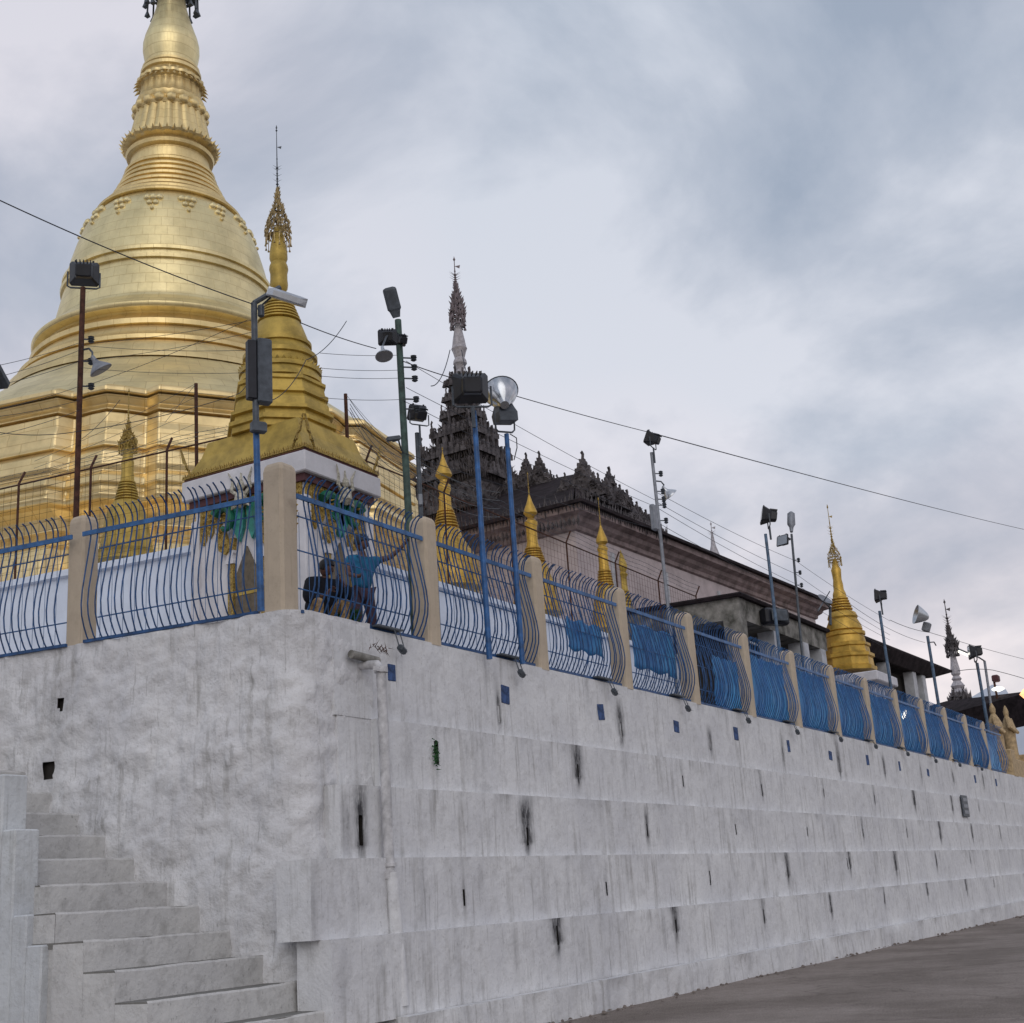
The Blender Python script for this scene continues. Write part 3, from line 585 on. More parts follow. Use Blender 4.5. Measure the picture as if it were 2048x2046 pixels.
for k, (px, py) in enumerate(ft):
    p = PY(px, py, 8.80); t = thing('spotlight', p, 'small dark spotlight hanging below the fence foot, %s from the corner' % ordn(k), 'spotlight', 'small spotlights under the fence')
    b = MB(); mx = Matrix.Rotation(0.5, 3, 'X') @ Matrix.Rotation(0.4, 3, 'Y')
    b.bbox(p, (0.15, 0.08, 0.075), 0.018, mx); 
    for q in range(6): b.spike(p + Vector((random.uniform(-.06, .06), 0, random.uniform(-.03, .03))), (random.uniform(-1, 1), -.4, random.uniform(-1, .3)), 0.09, 0.006)
    b.build('head', 'dsteel', t)
    b = MB(); b.tube([(p.x - .05, p.y, p.z + .02), (p.x - .05, 8.86, H + .02), (p.x - 0.25, 8.9, H + .05)], 0.008, 5); b.tube([(p.x + .05, p.y, p.z + .02), (p.x + .05, 8.86, H + .02)], 0.007, 5)
    b.box((p.x - .1, 8.92, H + .045), (0.5, 0.10, 0.02)); b.build('bracket', 'dsteel', t)
dp = thing('downpipe', PY(770, 1540, 8.62), 'white painted drain pipe running down the wall near the corner', 'pipe')
y_ = 8.66; a = PY(762, 1340, y_); bq = PY(779, 1742, y_)
b = MB(); b.tube([a, bq], 0.058, 14); b.build('pipe', 'pipe', dp)
b = MB(); b.tube([(bq.x, y_ - 0.02, bq.z - 0.02), (bq.x + 0.02, y_ - 0.09, 0.75)], 0.075, 14); b.build('lower_pipe', 'wall', dp)
b = MB(); b.tube([bq + Vector((0, 0, 0.0)), bq - Vector((0, 0, .08))], 0.085, 14); b.tube([bq + Vector((0, 0, .045)), bq + Vector((0, 0, .085))], 0.078, 14); b.build('collar', 'pipe', dp)
b = MB(); b.tube([a - Vector((0, 0, .03)), a + Vector((0, 0, .03))], 0.078, 14); b.tube([a, a + Vector((-.0, .05, .07)), a + Vector((0, .3, .09))], [.052, .052, .052], 12); b.box(a + Vector((-.11, -.02, .0)), (.1, .03, .05)); b.build('elbow', 'pipe', dp)
p = PY(702, 1308, 8.86); q = PY(755, 1322, 8.86)
b = MB(); b.tube([p, q], 0.048, 12)
tag(b.build('drain_spout', 'greyplaster', loc=p), 'broken grey pipe stub sticking out at the corner above the drain pipe', 'pipe stub')
p = PY(758, 1297, 8.82); b = MB()
for q in range(26): b.spike(p + Vector((random.uniform(-.16, .16), random.uniform(-.03, .03), random.uniform(-.03, .03))), (random.uniform(-1, 1), random.uniform(-.6, 0), random.uniform(-1, .7)), random.uniform(.05, .13), 0.006)
tag(b.build('dry_twigs', 'rust', loc=p), 'tuft of dry twigs growing over the broken pipe stub', 'twigs')
p = PY(1930, 1612, 8.80); b = MB(); b.bbox(p, (0.75, 0.04, 0.62), 0.01)
nb = thing('notice_board', p, 'grey notice board fixed on the far part of the white wall', 'sign')
b.build('board', 'dsteel', nb)
for q in range(3):
    b = MB(); b.box(p + Vector((0, -.026, -.18 + .18 * q)), (0.5, 0.01, 0.10)); b.build('panel', 'steel', nb)
p = PY(873, 1508, 8.80); b = MB()
for q in range(60):
    d = Vector((random.uniform(-1, 1), -1, random.uniform(-1, 1))).normalized(); c = p + Vector((random.gauss(0, .02), 0.02, random.gauss(0, .07)))
    b.spike(c, d, random.uniform(.03, .07), .010)
tag(b.build('weed', 'leaf', loc=p), 'dark green weed growing out of the wide hole in the wall', 'weed')

# ------------------------------------------------------------------ pagoda helpers
def hti(b, ax, ay, z0, z1, r, seed=1, dens=260, ornate=True, sz=0.03):
    """tiered umbrella finial: bell of filigree between z0 (open hem) and z1, r = hem radius"""
    rnd = random.Random(seed); h = z1 - z0
    def rad(t): return r * float(np.interp(t, [0, .15, .32, .5, .65, .8, 1], [.93, 1, .84, .55, .28, .13, .04]))
    for t in (0.0, .12, .26, .42, .58, .74):
        rr = rad(t); pts = [(ax + rr * math.cos(a * math.pi / 8), ay + rr * math.sin(a * math.pi / 8), z0 + h * t) for a in range(17)]
        b.tube(pts, sz * .22, 4, cap=False)
    for i in range(dens):
        t = rnd.random() ** 1.1; a = rnd.random() * 6.283; rr = rad(t) * rnd.uniform(.9, 1.06); s = sz * rnd.uniform(.4, .9)
        b.spike((ax + rr * math.cos(a), ay + rr * math.sin(a), z0 + h * t), (math.cos(a) * .4, math.sin(a) * .4, rnd.choice((-1, -1, .6))), s * 1.8, s * .45)
    for k in range(16):  # hanging bells and chains
        a = k * math.pi / 8; rr = r; L_ = h * rnd.uniform(.10, .24)
        b.tube([(ax + rr * math.cos(a), ay + rr * math.sin(a), z0), (ax + rr * 1.02 * math.cos(a), ay + rr * 1.02 * math.sin(a), z0 - L_)], sz * .16, 4)
        b.spike((ax + rr * 1.02 * math.cos(a), ay + rr * 1.02 * math.sin(a), z0 - L_ - sz * .8), (0, 0, 1), sz * 1.1, sz * .4)
    for k in range(8):
        a = k * math.pi / 4; b.tube([(ax, ay, z0 + h * .5), (ax + r * .8 * math.cos(a), ay + r * .8 * math.sin(a), z0 + h * .12)], sz * .14, 4)
def vane(b, ax, ay, z0, z1, s, flag=True):
    """thin finial rod with knobs, tiny flags and a bud"""
    h = z1 - z0; b.tube([(ax, ay, z0), (ax, ay, z0 + h * .5), (ax, ay, z1)], [s * .5, s * .28, s * .16], 6)
    for t, rr in ((.03, 1.0), (.12, .85), (.2, .7), (.28, .6), (.36, .8), (.5, .45), (.93, .6)):
        b.lathe((ax, ay, z0 + h * t), [(0.05 * s, -s * .9), (rr * s, 0), (0.05 * s, s * .9)], 8)
    for t in (.16, .24, .33, .37) if flag else ():
        for sg in (-1, 1): b.spike((ax, ay, z0 + h * t), (sg * .8, -sg * .8, .7), s * 3.2, s * .18)
    if flag: b.slab([(0, 0), (s * 2.6, s * .8), (s * 2.2, -s * .9)], (ax, ay, z0 + h * .68), (.7, -.7, 0), (0, 0, 1), (.7, .7, 0), s * .1)
    b.lathe((ax, ay, z1 - s * 1.2), [(.05 * s, -s), (s * .5, 0), (.03 * s, s * 1.8)], 6)
def prof_px(ax, ay, L_):
    """(row, half width px) silhouette list -> (r, z) with real sizes on the axis"""
    out_ = []
    for py, hw in L_:
        z = zat(ax, ay, py); out_.append((hw * mpp((ax, ay, z)), z))
    return sorted(out_, key=lambda q: q[1])

# ------------------------------------------------------------------ great stupa
SA = PD(337, 700, 30); sx, sy = SA.x, SA.y
gs = thing('great_stupa', (sx, sy, H), 'huge golden stupa with bell dome and tall tiered spire', 'stupa')
def Pz(py): return zat(sx, sy, py)
def pr(L_): return prof_px(sx, sy, L_)
b = MB(); b.lathe((sx, sy, 0), pr([(728, 236), (724, 240), (722, 256), (718, 259), (714, 259), (708, 251), (698, 238), (690, 228), (684, 221), (676, 219), (650, 212), (609, 201), (608, 206), (602, 207), (600, 201), (592, 199.5), (591, 204), (585, 204), (583, 198), (550, 189), (520, 179), (500, 171), (490, 167), (475, 158), (462, 147), (450, 135)]), 96)
b.build('bell', 'gold', gs)
# relief swags on the bell shoulder
b = MB()
for k in range(16):
    a0 = k * math.pi / 8 + .2; b = MB()
    for da, dz, s in ((0, 0, .13), (.035, -.18, .10), (-.035, -.18, .10), (.07, 0, .12), (-.07, 0, .12), (.0, -.36, .06)):
        z = Pz(476) + dz; r = 147 * mpp((sx, sy, z)) + (Pz(476) - z) * .50 + .04
        c = Vector((sx + (r + .12) * math.cos(a0 + da), sy + (r + .12) * math.sin(a0 + da), z))
        s *= .8; b.lathe(c - Vector((math.cos(a0 + da), math.sin(a0 + da), 0)) * .02, [(s * .3, -s), (s * .85, -s * .5), (s, 0), (s * .85, s * .5), (s * .3, s)], 8)
    b.build('relief_swag', 'gold', gs)
# ringed neck
b = MB(); L2 = []; ys_ = [450, 438, 425, 412, 399, 386, 374, 362]; hs = [140, 128, 116, 108, 101, 94, 89, 85]
for i, (yy, hw) in enumerate(zip(ys_, hs)):
    L2 += [(yy, hw - 4), (yy - 1, hw + 3), (yy - 5, hw + 3.5), (yy - 7.5, hw + 1), (yy - 8.5, hw - 6)]
L2 += [(345, 79), (335, 77), (325, 76)]
b.lathe((sx, sy, 0), pr(sorted(L2, reverse=True)), 72); b.build('ringed_neck', 'gold2', gs)
# lotus bands
def petal(n, amp, rows_): return lambda i, t: 1 + (amp * (abs(math.cos(n * t / 2)) - .5) if i in rows_ else 0)
b = MB(); b.lathe((sx, sy, 0), pr([(330, 76), (326, 84), (320, 86), (316, 82), (312, 80), (309, 90), (305, 93), (300, 91), (296, 82), (275, 75), (250, 69), (240, 67)]), 120, mod=petal(26, .055, (5, 6, 7, 8, 9, 10, 11))); b.build('lower_lotus', 'gold2', gs)
b = MB()
for k in range(44):
    a = k * 2 * math.pi / 44; z = Pz(304); r = 90 * mpp((sx, sy, z)); b.spike((sx + r * math.cos(a), sy + r * math.sin(a), z - .03), (math.cos(a), math.sin(a), .75), .15, .05)
b.build('petal_tips', 'gold2', gs); b = MB()
z = Pz(181)
for k in range(36):
    a = k * 2 * math.pi / 36; r = 64 * mpp((sx, sy, z)); b.spike((sx + r * math.cos(a), sy + r * math.sin(a), z), (math.cos(a), math.sin(a), -.9), .16, .05)
b.build('petal_tips', 'gold2', gs)
b = MB()
for k in range(18):
    a = k * 2 * math.pi / 18 + .1; z = Pz(232); r = 65 * mpp((sx, sy, z)); b.lathe((sx + r * math.cos(a), sy + r * math.sin(a), z), [(.03, -.15), (.12, -.09), (.15, 0), (.12, .09), (.03, .15)], 8)
b.build('bead_ring', 'gold2', gs)
b = MB(); b.lathe((sx, sy, 0), pr([(242, 68), (236, 71), (230, 66), (224, 63), (219, 66), (214, 66), (210, 61), (195, 58), (182, 56), (177, 65), (172, 65), (167, 57), (160, 55), (158, 59), (152, 59), (149, 54), (147, 56), (143, 56), (141, 50)]), 96, mod=petal(22, .05, (5, 6, 7, 8, 9, 10, 11))); b.build('upper_lotus', 'gold2', gs)
b = MB(); b.lathe((sx, sy, 0), pr([(143, 48), (134, 49), (122, 52.5), (108, 55), (94, 54.5), (80, 51), (62, 44), (42, 36.5), (20, 30), (0, 26), (-25, 24)]), 56); b.build('banana_bud', 'gold', gs)
b = MB(); hti(b, sx, sy, Pz(-12), Pz(-170), 50 * mpp((sx, sy, 24)), 3, 420, sz=.2); vane(b, sx, sy, Pz(-160), Pz(-330), .16); b.build('umbrella_finial', 'dsteel', gs)
# circular bands between the bell lip and terraces
b = MB(); b.lathe((sx, sy, 0), pr([(836, 318), (815, 309), (800, 292), (793, 281), (792, 287), (785, 287), (783, 279), (770, 268), (756, 257), (755, 263), (746, 263), (744, 254), (736, 246), (728, 238), (720, 236)]), 96); b.build('lip_moulding', 'gold2', gs)
# redented octagonal terraces
def outline(a, z, notch=0.055, rot=math.radians(11)):
    pts = []
    for k in range(8):
        th = math.pi / 8 + k * math.pi / 4 + rot; V_ = Vector((math.cos(th), math.sin(th))) * a / math.cos(math.pi / 8)
        n1_, n2_ = th - math.pi / 8, th + math.pi / 8
        d1 = Vector((math.sin(n1_), -math.cos(n1_))); d2 = Vector((-math.sin(n2_), math.cos(n2_)))  # away from the vertex along each face
        e_ = a * .185; ni = a * notch; R_ = V_.normalized()
        m1_ = Vector((math.cos(n1_), math.sin(n1_))); m2_ = Vector((math.cos(n2_), math.sin(n2_)))
        P1 = V_ + d1 * e_; Q1 = P1 - m1_ * ni * 1.0 - d1 * a * .03; B = V_ - R_ * ni * .9; B1 = B + d1 * a * .065; B2 = B + d2 * a * .065
        P2 = V_ + d2 * e_; Q2 = P2 - m2_ * ni - d2 * a * .03
        for p_ in (P1, Q1, B1, B, B2, Q2, P2): pts.append(Vector((sx + p_.x, sy + p_.y, z)))
    return pts
def fz(py, a):  # height on the front terrace face seen at row py
    az = math.atan2(sy, sx); dd = math.hypot(sx, sy) - a; return zat(math.cos(az) * dd, math.sin(az) * dd, py)
A0 = 5.65
tiers = [(774, .97), (776, 1.0), (786, 1.0), (792, .985), (796, .955), (812, .955), (822, .975), (828, .975), (833, .94), (850, .975), (862, .985), (886, .99), (893, 1.0), (897, .985), (905, 1.01), (930, 1.02), (945, 1.01), (952, 1.04), (965, 1.05), (972, 1.03), (980, 1.03), (990, 1.04), (1000, 1.03), (1012, .99), (1030, .96), (1055, .95), (1063, .97), (1072, 1.0), (1082, .99), (1088, 1.03), (1110, 1.05), (1140, 1.06)]
ol = []
for py, f in tiers: ol.append(outline(A0 * f, fz(py, A0 * f)))
ol.sort(key=lambda o_: o_[0].z)
b = MB(); b.loft([[Vector((p.x, p.y, H + 1.0)) for p in ol[0]]] + ol); o = b.build('redented_terraces', 'gold3', gs)
bv = o.modifiers.new('bevel', 'BEVEL'); bv.width = .025; bv.segments = 2; bv.limit_method = 'ANGLE'; bv.angle_limit = math.radians(25)
# cone closing the top of the terraces to the circular mouldings
b = MB(); z0 = fz(774, A0 * .97); b.lathe((sx, sy, 0), [(5.45, z0 - .1), (5.0, z0 + .35), (4.3, z0 + .9), (3.7, z0 + 1.4)], 64); b.build('drum', 'gold', gs)

# white plinth round the stupa
pt_ = PY(872, 1160, 12.1).z; LOFF = -3.6
pz = pt_
base = [lp(3.3, LOFF), lp(26, LOFF), Vector((50 * .8, 36, 0)), Vector((31.5, 12.3, 0)), Vector((14.3, 12.1, 0))]
base[0] = lp(3.0, LOFF)
pt = thing('stupa_plinth', (18, 18, H), 'pale white walled plinth carrying the golden stupas behind the fence', 'plinth')
def ring(off, z):
    cx_, cy_ = 24.0, 22.0; return [Vector((p.x, p.y, z)) + (Vector((p.x - cx_, p.y - cy_, 0)).normalized() * off) for p in base[::-1]]
b = MB(); b.loft([ring(0.35, H - .1), ring(.35, H + .35), ring(.12, H + .4), ring(.12, H + .75), ring(-.05, H + .8), ring(-.05, pz - .12), ring(.06, pz - .1), ring(.06, pz)]); b.build('plinth_wall', 'plinth', pt)

# ------------------------------------------------------------------ small gold spires
def small_stupa(name, x, y, rows_, label, m, vane_rows=None, hti_rows=None, n=24, grp='small gold stupas', mod=None, octa=None, sz=.03, htim=None):
    zb = zat(x, y, rows_[0][0]); t = thing(name, (x, y, zb), label, 'stupa', grp)
    b = MB(); b.lathe((x, y, 0), prof_px(x, y, rows_), n); b.build('spire', m, t)
    if octa:
        b = MB(); pr_ = prof_px(x, y, octa); b.lathe((x, y, 0), [(r / math.cos(math.pi / 8) * .97, z) for r, z in pr_], 8, False, rot=math.pi / 8); b.build('octagonal_base', m, t)
    if hti_rows:
        b = MB(); z0, z1 = zat(x, y, hti_rows[0]), zat(x, y, hti_rows[1]); hti(b, x, y, z0, z1, hti_rows[2] * mpp((x, y, z0)), int(x * 10), 300, sz=sz); b.build('umbrella_finial', htim or m, t)
    if vane_rows:
        b = MB(); vane(b, x, y, zat(x, y, vane_rows[0]), zat(x, y, vane_rows[1]), vane_rows[2], vane_rows[2] > .04); b.build('vane', htim or 'relief', t)
    return t
def rings(y0, y1, h0, h1, n):
    o_ = []
    for i in range(n):
        a_ = i / n; yy = y0 + (y1 - y0) * a_; hh = h0 + (h1 - h0) * a_; st_ = (y1 - y0) / n
        o_ += [(yy, hh * .86), (yy + st_ * .25, hh * 1.05), (yy + st_ * .6, hh * 1.05), (yy + st_ * .92, hh * .88)]
    return o_
def cone_crown(y_tip, y_w, hw): return [(y_tip, .6), (y_tip + (y_w - y_tip) * .45, hw * .42), (y_w - 3, hw * .92), (y_w, hw), (y_w + 3, hw * .9), (y_w + 9, hw * .5)]
def PYc(px, py, y): p = PY(px, py, y); return p.x, p.y
x, y = PYc(890, 1000, 12.9)
small_stupa('gold_spire', x, y, [(1180, 66), (1120, 60), (1100, 46), (1075, 31), (1060, 27)] + rings(1056, 1020, 24, 15, 6) + [(1013, 13), (1004, 12), (996, 13), (988, 10), (980, 13), (970, 12), (966, 8), (961, 8), (956, 13), (951, 17), (944, 15), (930, 8), (915, 3), (905, .8)], 'gold painted spire in front of the dark carved tower', 'ochre2', (915, 895, .03))
x, y = PYc(1063, 1060, 12.9)
small_stupa('gold_spire', x, y, [(1230, 52), (1180, 42), (1150, 32), (1130, 26)] + rings(1126, 1095, 23, 14, 6) + [(1085, 11), (1070, 11), (1056, 11), (1050, 13), (1044, 13), (1037, 6), (1033, 9), (1027, 14), (1022, 13), (1005, 6), (990, 1.5)], 'gold painted spire with a long needle beside the tall blue floodlight poles', 'ochre2', (992, 945, .028))
x, y = PYc(1206, 1110, 12.9)
small_stupa('gold_spire', x, y, [(1260, 36), (1200, 26), (1175, 18)] + rings(1172, 1140, 16, 12, 6) + [(1130, 10), (1115, 10), (1105, 9), (1098, 11), (1090, 7), (1085, 12), (1078, 11), (1062, 5), (1050, 1.2)], 'slim gold spire just above the fence pillar, left of a smaller one', 'ochre2', (1052, 995, .028))
x, y = PYc(1244, 1150, 14.0)
small_stupa('gold_spire', x, y, [(1260, 26), (1215, 17)] + rings(1212, 1180, 15, 10, 5) + [(1170, 9), (1155, 9), (1150, 12), (1145, 8), (1138, 12), (1130, 12), (1115, 7), (1100, 1.5)], 'smallest dull gold spire in front of the pink hall wall', 'ochre', (1105, 1038, .03))
p = PD(254, 1000, 22.0)
small_stupa('gold_spire', p.x, p.y, [(1128, 66), (1118, 64), (1112, 58), (1106, 60), (1100, 52), (1085, 50), (1070, 46), (1050, 44), (1035, 41), (1018, 34), (1005, 26)] + rings(1002, 962, 23, 14, 7) + [(955, 13), (945, 12), (925, 12.5), (915, 10), (900, 11), (890, 7), (880, 5)], 'small gold spire standing before the great stupa at left', 'ochre', (850, 778, .03), (893, 845, 17), htim='relief', sz=.05)
x, y = PYc(1687, 1250, 11.6)
fs_ = small_stupa('gold_stupa', x, y, [(1296, 40), (1275, 37), (1273, 40), (1267, 40), (1264, 33), (1262, 36), (1252, 34), (1240, 28), (1236, 30), (1228, 27)] + rings(1222, 1195, 21, 14, 5) + [(1188, 13), (1180, 10), (1170, 10), (1160, 8.5), (1150, 9), (1140, 10), (1130, 6), (1118, 4)], 'golden stupa on a white base at right, beyond the fence', 'ochre2', (1082, 1010, .05), (1122, 1078, 13), octa=[(1345, 51), (1338, 52), (1335, 47), (1320, 46), (1318, 50), (1312, 50), (1309, 43), (1298, 42), (1296, 45), (1291, 45), (1288, 38)], sz=.05, htim='relief')
zb = zat(x, y, 1345); b = MB(); b.bbox((x, y, zb - .35), (2.3, 2.3, .3), .03); b.bbox((x, y, (zb - .5 + H) / 2), (1.8, 1.8, zb - .5 - H), .03); b.build('white_base', 'white', fs_)

# ------------------------------------------------------------------ corner shrine with its own stupa
c0 = Vector((13.64, 10.97, 0)); zf = 7.59
W1, W2 = 1.78, 2.30           # along X, along Y
sc = Vector((c0.x + W1 / 2, c0.y + W2 / 2, 0))
sh = thing('corner_shrine', (sc.x, sc.y, H), 'white corner shrine with gold and teal carving under a golden stupa', 'shrine')
b = MB(); b.bbox((sc.x, sc.y, zf + .15), (W1, W2, .30), .015); b.build('roof_slab', 'white', sh)
b = MB(); b.box((sc.x, sc.y, zf - .055), (W1 - .16, W2 - .16, .11)); b.box((sc.x, sc.y, zf + .325), (W1 - .06, W2 - .06, .045)); b.build('trim', 'maroon', sh)
b = MB(); b.box((sc.x, sc.y, (zf - .11 + H) / 2), (W1 - .30, W2 - .30, zf - .11 - H + .1))
for dx in (-1, 1):
    for dy in (-1, 1): b.bbox((sc.x + dx * (W1 / 2 - .17), sc.y + dy * (W2 / 2 - .17), (zf - .3 + H) / 2), (.16, .16, zf - .3 - H), .02)
b.build('wall', 'white', sh)
b = MB()
for (o0, u, L_) in (((c0.x, c0.y), (0, 1), W2), ((c0.x, c0.y), (1, 0), W1)):
    nrm = Vector((-u[1], -u[0], 0)); u = Vector((*u, 0)); k = 0; s = .02
    while s < L_:
        p = Vector((*o0, zf + .345)) + u * s - nrm * .03; b.spike(p, Vector((0, 0, 1)) + nrm * .15, .075 + .02 * (k % 2), .028); s += .042; k += 1
    for cc, hh, ww in ((0.0, .42, .20), (L_, .42, .20), (L_ * .5, .0, .0)):
        if hh:
            q = Vector((*o0, zf + .34)) + u * cc
            pl_ = [(-ww, 0), (-ww * .85, hh * .25), (-ww * .55, hh * .3), (-ww * .5, hh * .5), (-ww * .25, hh * .58), (0, hh * 1.15), (ww * .25, hh * .58), (ww * .5, hh * .5), (ww * .55, hh * .3), (ww * .85, hh * .25), (ww, 0)]
            if cc == 0: pl_ = [q_ for q_ in pl_ if q_[0] >= 0]
            elif cc: pl_ = [q_ for q_ in pl_ if q_[0] <= 0]
            b.slab(pl_, q, u, (0, 0, 1), nrm, .035)
b.build('gilded_crest', 'relief', sh)
# golden stupa on the roof: rows measured along its axis
ssx, ssy = sc.x, sc.y
def sp_(L_): return prof_px(ssx, ssy, L_)
b = MB(); zz = zf + .33; zft = max(zz + .25, zat(ssx, ssy, 884))
b.loft([[Vector((ssx + a_ * (W1 / 2) * k_, ssy + c_ * (W2 / 2) * k_, z_)) for a_, c_ in ((-1, -1), (1, -1), (1, 1), (-1, 1))] for k_, z_ in ((.97, zz), (.90, zz + (zft - zz) * .25), (.80, zz + (zft - zz) * .6), (.74, zft))])
b.build('flared_base', 'ochre', sh)
oc = prof_px(ssx, ssy, [(884, 104), (873, 104), (871, 110), (863, 110), (860, 99), (850, 97), (848, 105), (842, 105), (840, 98), (824, 95), (815, 89), (813, 95), (806, 95), (804, 89), (788, 86), (786, 90), (780, 90), (778, 83), (764, 81)])
oc = [(r * 1.03, max(z, zft - .03) if i == 0 else z) for i, (r, z) in enumerate(oc)]
b = MB(); b.lathe((ssx, ssy, 0), oc, 8, False, rot=math.pi / 8); o = b.build('octagonal_tiers', 'ochre', sh)
b = MB(); b.lathe((ssx, ssy, 0), sp_([(775, 84), (762, 80), (757, 78), (756, 82), (748, 82), (745, 74), (738, 69), (728, 69), (726, 74), (718, 74), (715, 69), (706, 62), (700, 59), (699, 63), (692, 63), (690, 58), (680, 55), (670, 51), (655, 45), (650, 42)] + rings(647, 606, 41, 25, 6) + [(600, 19), (594, 15), (586, 12), (578, 17), (570, 18), (560, 17), (548, 17), (540, 19), (533, 18), (526, 15), (518, 18), (505, 17.5), (490, 15), (472, 11), (455, 7)]), 48); b.build('stupa_body', 'ochre', sh)
b = MB()
for k in range(40):
    a_ = k * 2 * math.pi / 40; z = zat(ssx, ssy, 747); r = 77 * mpp((ssx, ssy, z)); b.spike((ssx + r * math.cos(a_), ssy + r * math.sin(a_), z), (math.cos(a_), math.sin(a_), .9), .07, .035)
b.build('petal_ring', 'ochre', sh)
b = MB(); hti(b, ssx, ssy, zat(ssx, ssy, 474), zat(ssx, ssy, 378), 25 * mpp((ssx, ssy, 11)), 5, 520, sz=.05); b.build('umbrella_finial', mat('tarnished_gold_filigree', (0.48, 0.36, 0.17), .45, .5, .3, 20), sh)
b = MB(); vane(b, ssx, ssy, zat(ssx, ssy, 385), zat(ssx, ssy, 252), .03); b.build('vane', 'dsteel', sh)
# carved fronts on the two faces seen
def carved_front(org, u, nrm, L_):
    u = Vector(u); nrm = Vector(nrm); o0 = Vector(org); Z = Vector((0, 0, 1))
    def at(s, z, d=0.0): return o0 + u * s + Z * z + nrm * d
    top = zf - .11 - H
    b = MB(); i = 0; s = .05   # hanging gilt panels, longer toward the corner
    while s < L_ - .14:
        e_ = min(s, L_ - .13 - s) / L_; ln = (.72 if s < L_ / 2 else .58) - 1.3 * e_ if e_ < .3 else .2
        b.slab([(0, 0), (.115, 0), (.115, -ln), (.0575, -ln - .08), (0, -ln)], at(s, top, .0), u, Z, nrm, .035); 
        for q in range(int(ln / .09)): b.lathe(at(s + .0575, top - .06 - .09 * q, .04), [(.008, -.03), (.034, 0), (.008, .03)], 6, mx=None)
        s += .135
    b.build('gilt_frieze', 'relief', sh)
    for sg in (-1, 1):   # scrolls
        c = L_ / 2 + sg * L_ * .175
        b = MB(); pts = []
        for q in range(22):
            a_ = q / 21 * 4.6; r = .24 - .19 * q / 21; pts.append(at(c + sg * r * math.cos(a_ + .6) * .95, top - .36 + r * math.sin(a_ + .6) * 1.2, .10 + .03 * q / 21))
        b.tube(pts, [.075 - .045 * q / 21 for q in range(22)], 8); b.build('scroll', 'tealdk', sh)
        b = MB(); b.slab([(0, 0), (.17 * sg, .30), (.20 * sg, .5), (.02 * sg, .62), (-.10 * sg, .5), (-.08 * sg, .2)][::sg], at(c - sg * .24, top - .66, .02), u, Z, nrm, .06); b.build('teal_leaf', 'teal', sh)
        b = MB(); b.slab([(0, 0), (.12, .08), (.16, .30), (.05, .44), (-.02, .25), (-.10, .1)], at(c + sg * .02 - .03, top - .82, .05), u, Z, nrm, .06)
        for q in range(14): b.spike(at(c + sg * .05 + random.uniform(-.1, .1), top - random.uniform(.15, .75), .12), nrm + Vector((random.uniform(-1, 1), random.uniform(-1, 1), random.uniform(-1, 1))), .07, .02)
        b.build('gilt_leaf', 'relief', sh)
        # gilded pilaster with white capital
        b = MB(); ps = L_ / 2 + sg * (L_ * .05 + .20); b.slab([(-.05, 0), (.05, 0), (.05, 1.68), (-.05, 1.68)], at(ps, 0.0, .0), u, Z, nrm, .05); b.slab([(-.07, 1.87), (.07, 1.87), (.085, 2.05), (-.085, 2.05)], at(ps, 0, 0), u, Z, nrm, .07); b.build('gilt_pilaster', 'relief', sh)
        b = MB(); b.slab([(-.075, 0), (.075, 0), (.075, .05), (.055, .07), (.055, .13), (.08, .15), (.08, .19), (-.08, .19), (-.08, .15), (-.055, .13), (-.055, .07), (-.075, .05)], at(ps, 1.68, .0), u, Z, nrm, .07); b.build('capital', 'white', sh)
    b = MB()  # pale figure at the centre of the eave
    c = L_ / 2
    b.lathe(at(c, top - .05, .16), [(.02, -.16), (.10, -.08), (.085, .02), (.05, .08), (.03, .10), (.06, .15), (.055, .2), (.02, .26), (.01, .36)], 10)
    for sg in (-1, 1):
        b.tube([at(c + sg * .06, top + -0.01, .14), at(c + sg * .17, top + 0.07, .16), at(c + sg * .15, top + 0.21, .16), at(c + sg * .22, top + 0.35, .18)], [.035, .03, .022, .008], 6)
        b.tube([at(c + sg * .05, top + -0.13, .14), at(c + sg * .16, top + -0.19, .17), at(c + sg * .14, top + -0.09, .18)], [.035, .03, .015], 6)
    b.build('relief_figure', mat('pale_figure_paint', (.52, .50, .42), .6, 0, .3, 25), sh)
    b = MB(); b.slab([(-.21, 0), (.21, 0), (.21, 1.3), (.20, 1.48), (0, 1.88), (-.20, 1.48), (-.21, 1.3)], at(L_ / 2 + .02, .02, .0), u, Z, nrm, .03); dr = b.build('door', 'door', sh)
    b = MB(); b.slab([(-.2, 1.18), (.2, 1.18), (.2, 1.22), (-.2, 1.22)], at(L_ / 2 + .02, .02, .028), u, Z, nrm, .01); b.build('cross_rail', 'ochre', dr)
carved_front((c0.x + .15, c0.y + .12, H), (0, 1, 0), (-1, 0, 0), W2 - .24)
carved_front((c0.x + .12, c0.y + .15, H), (1, 0, 0), (0, -1, 0), W1 - .24)

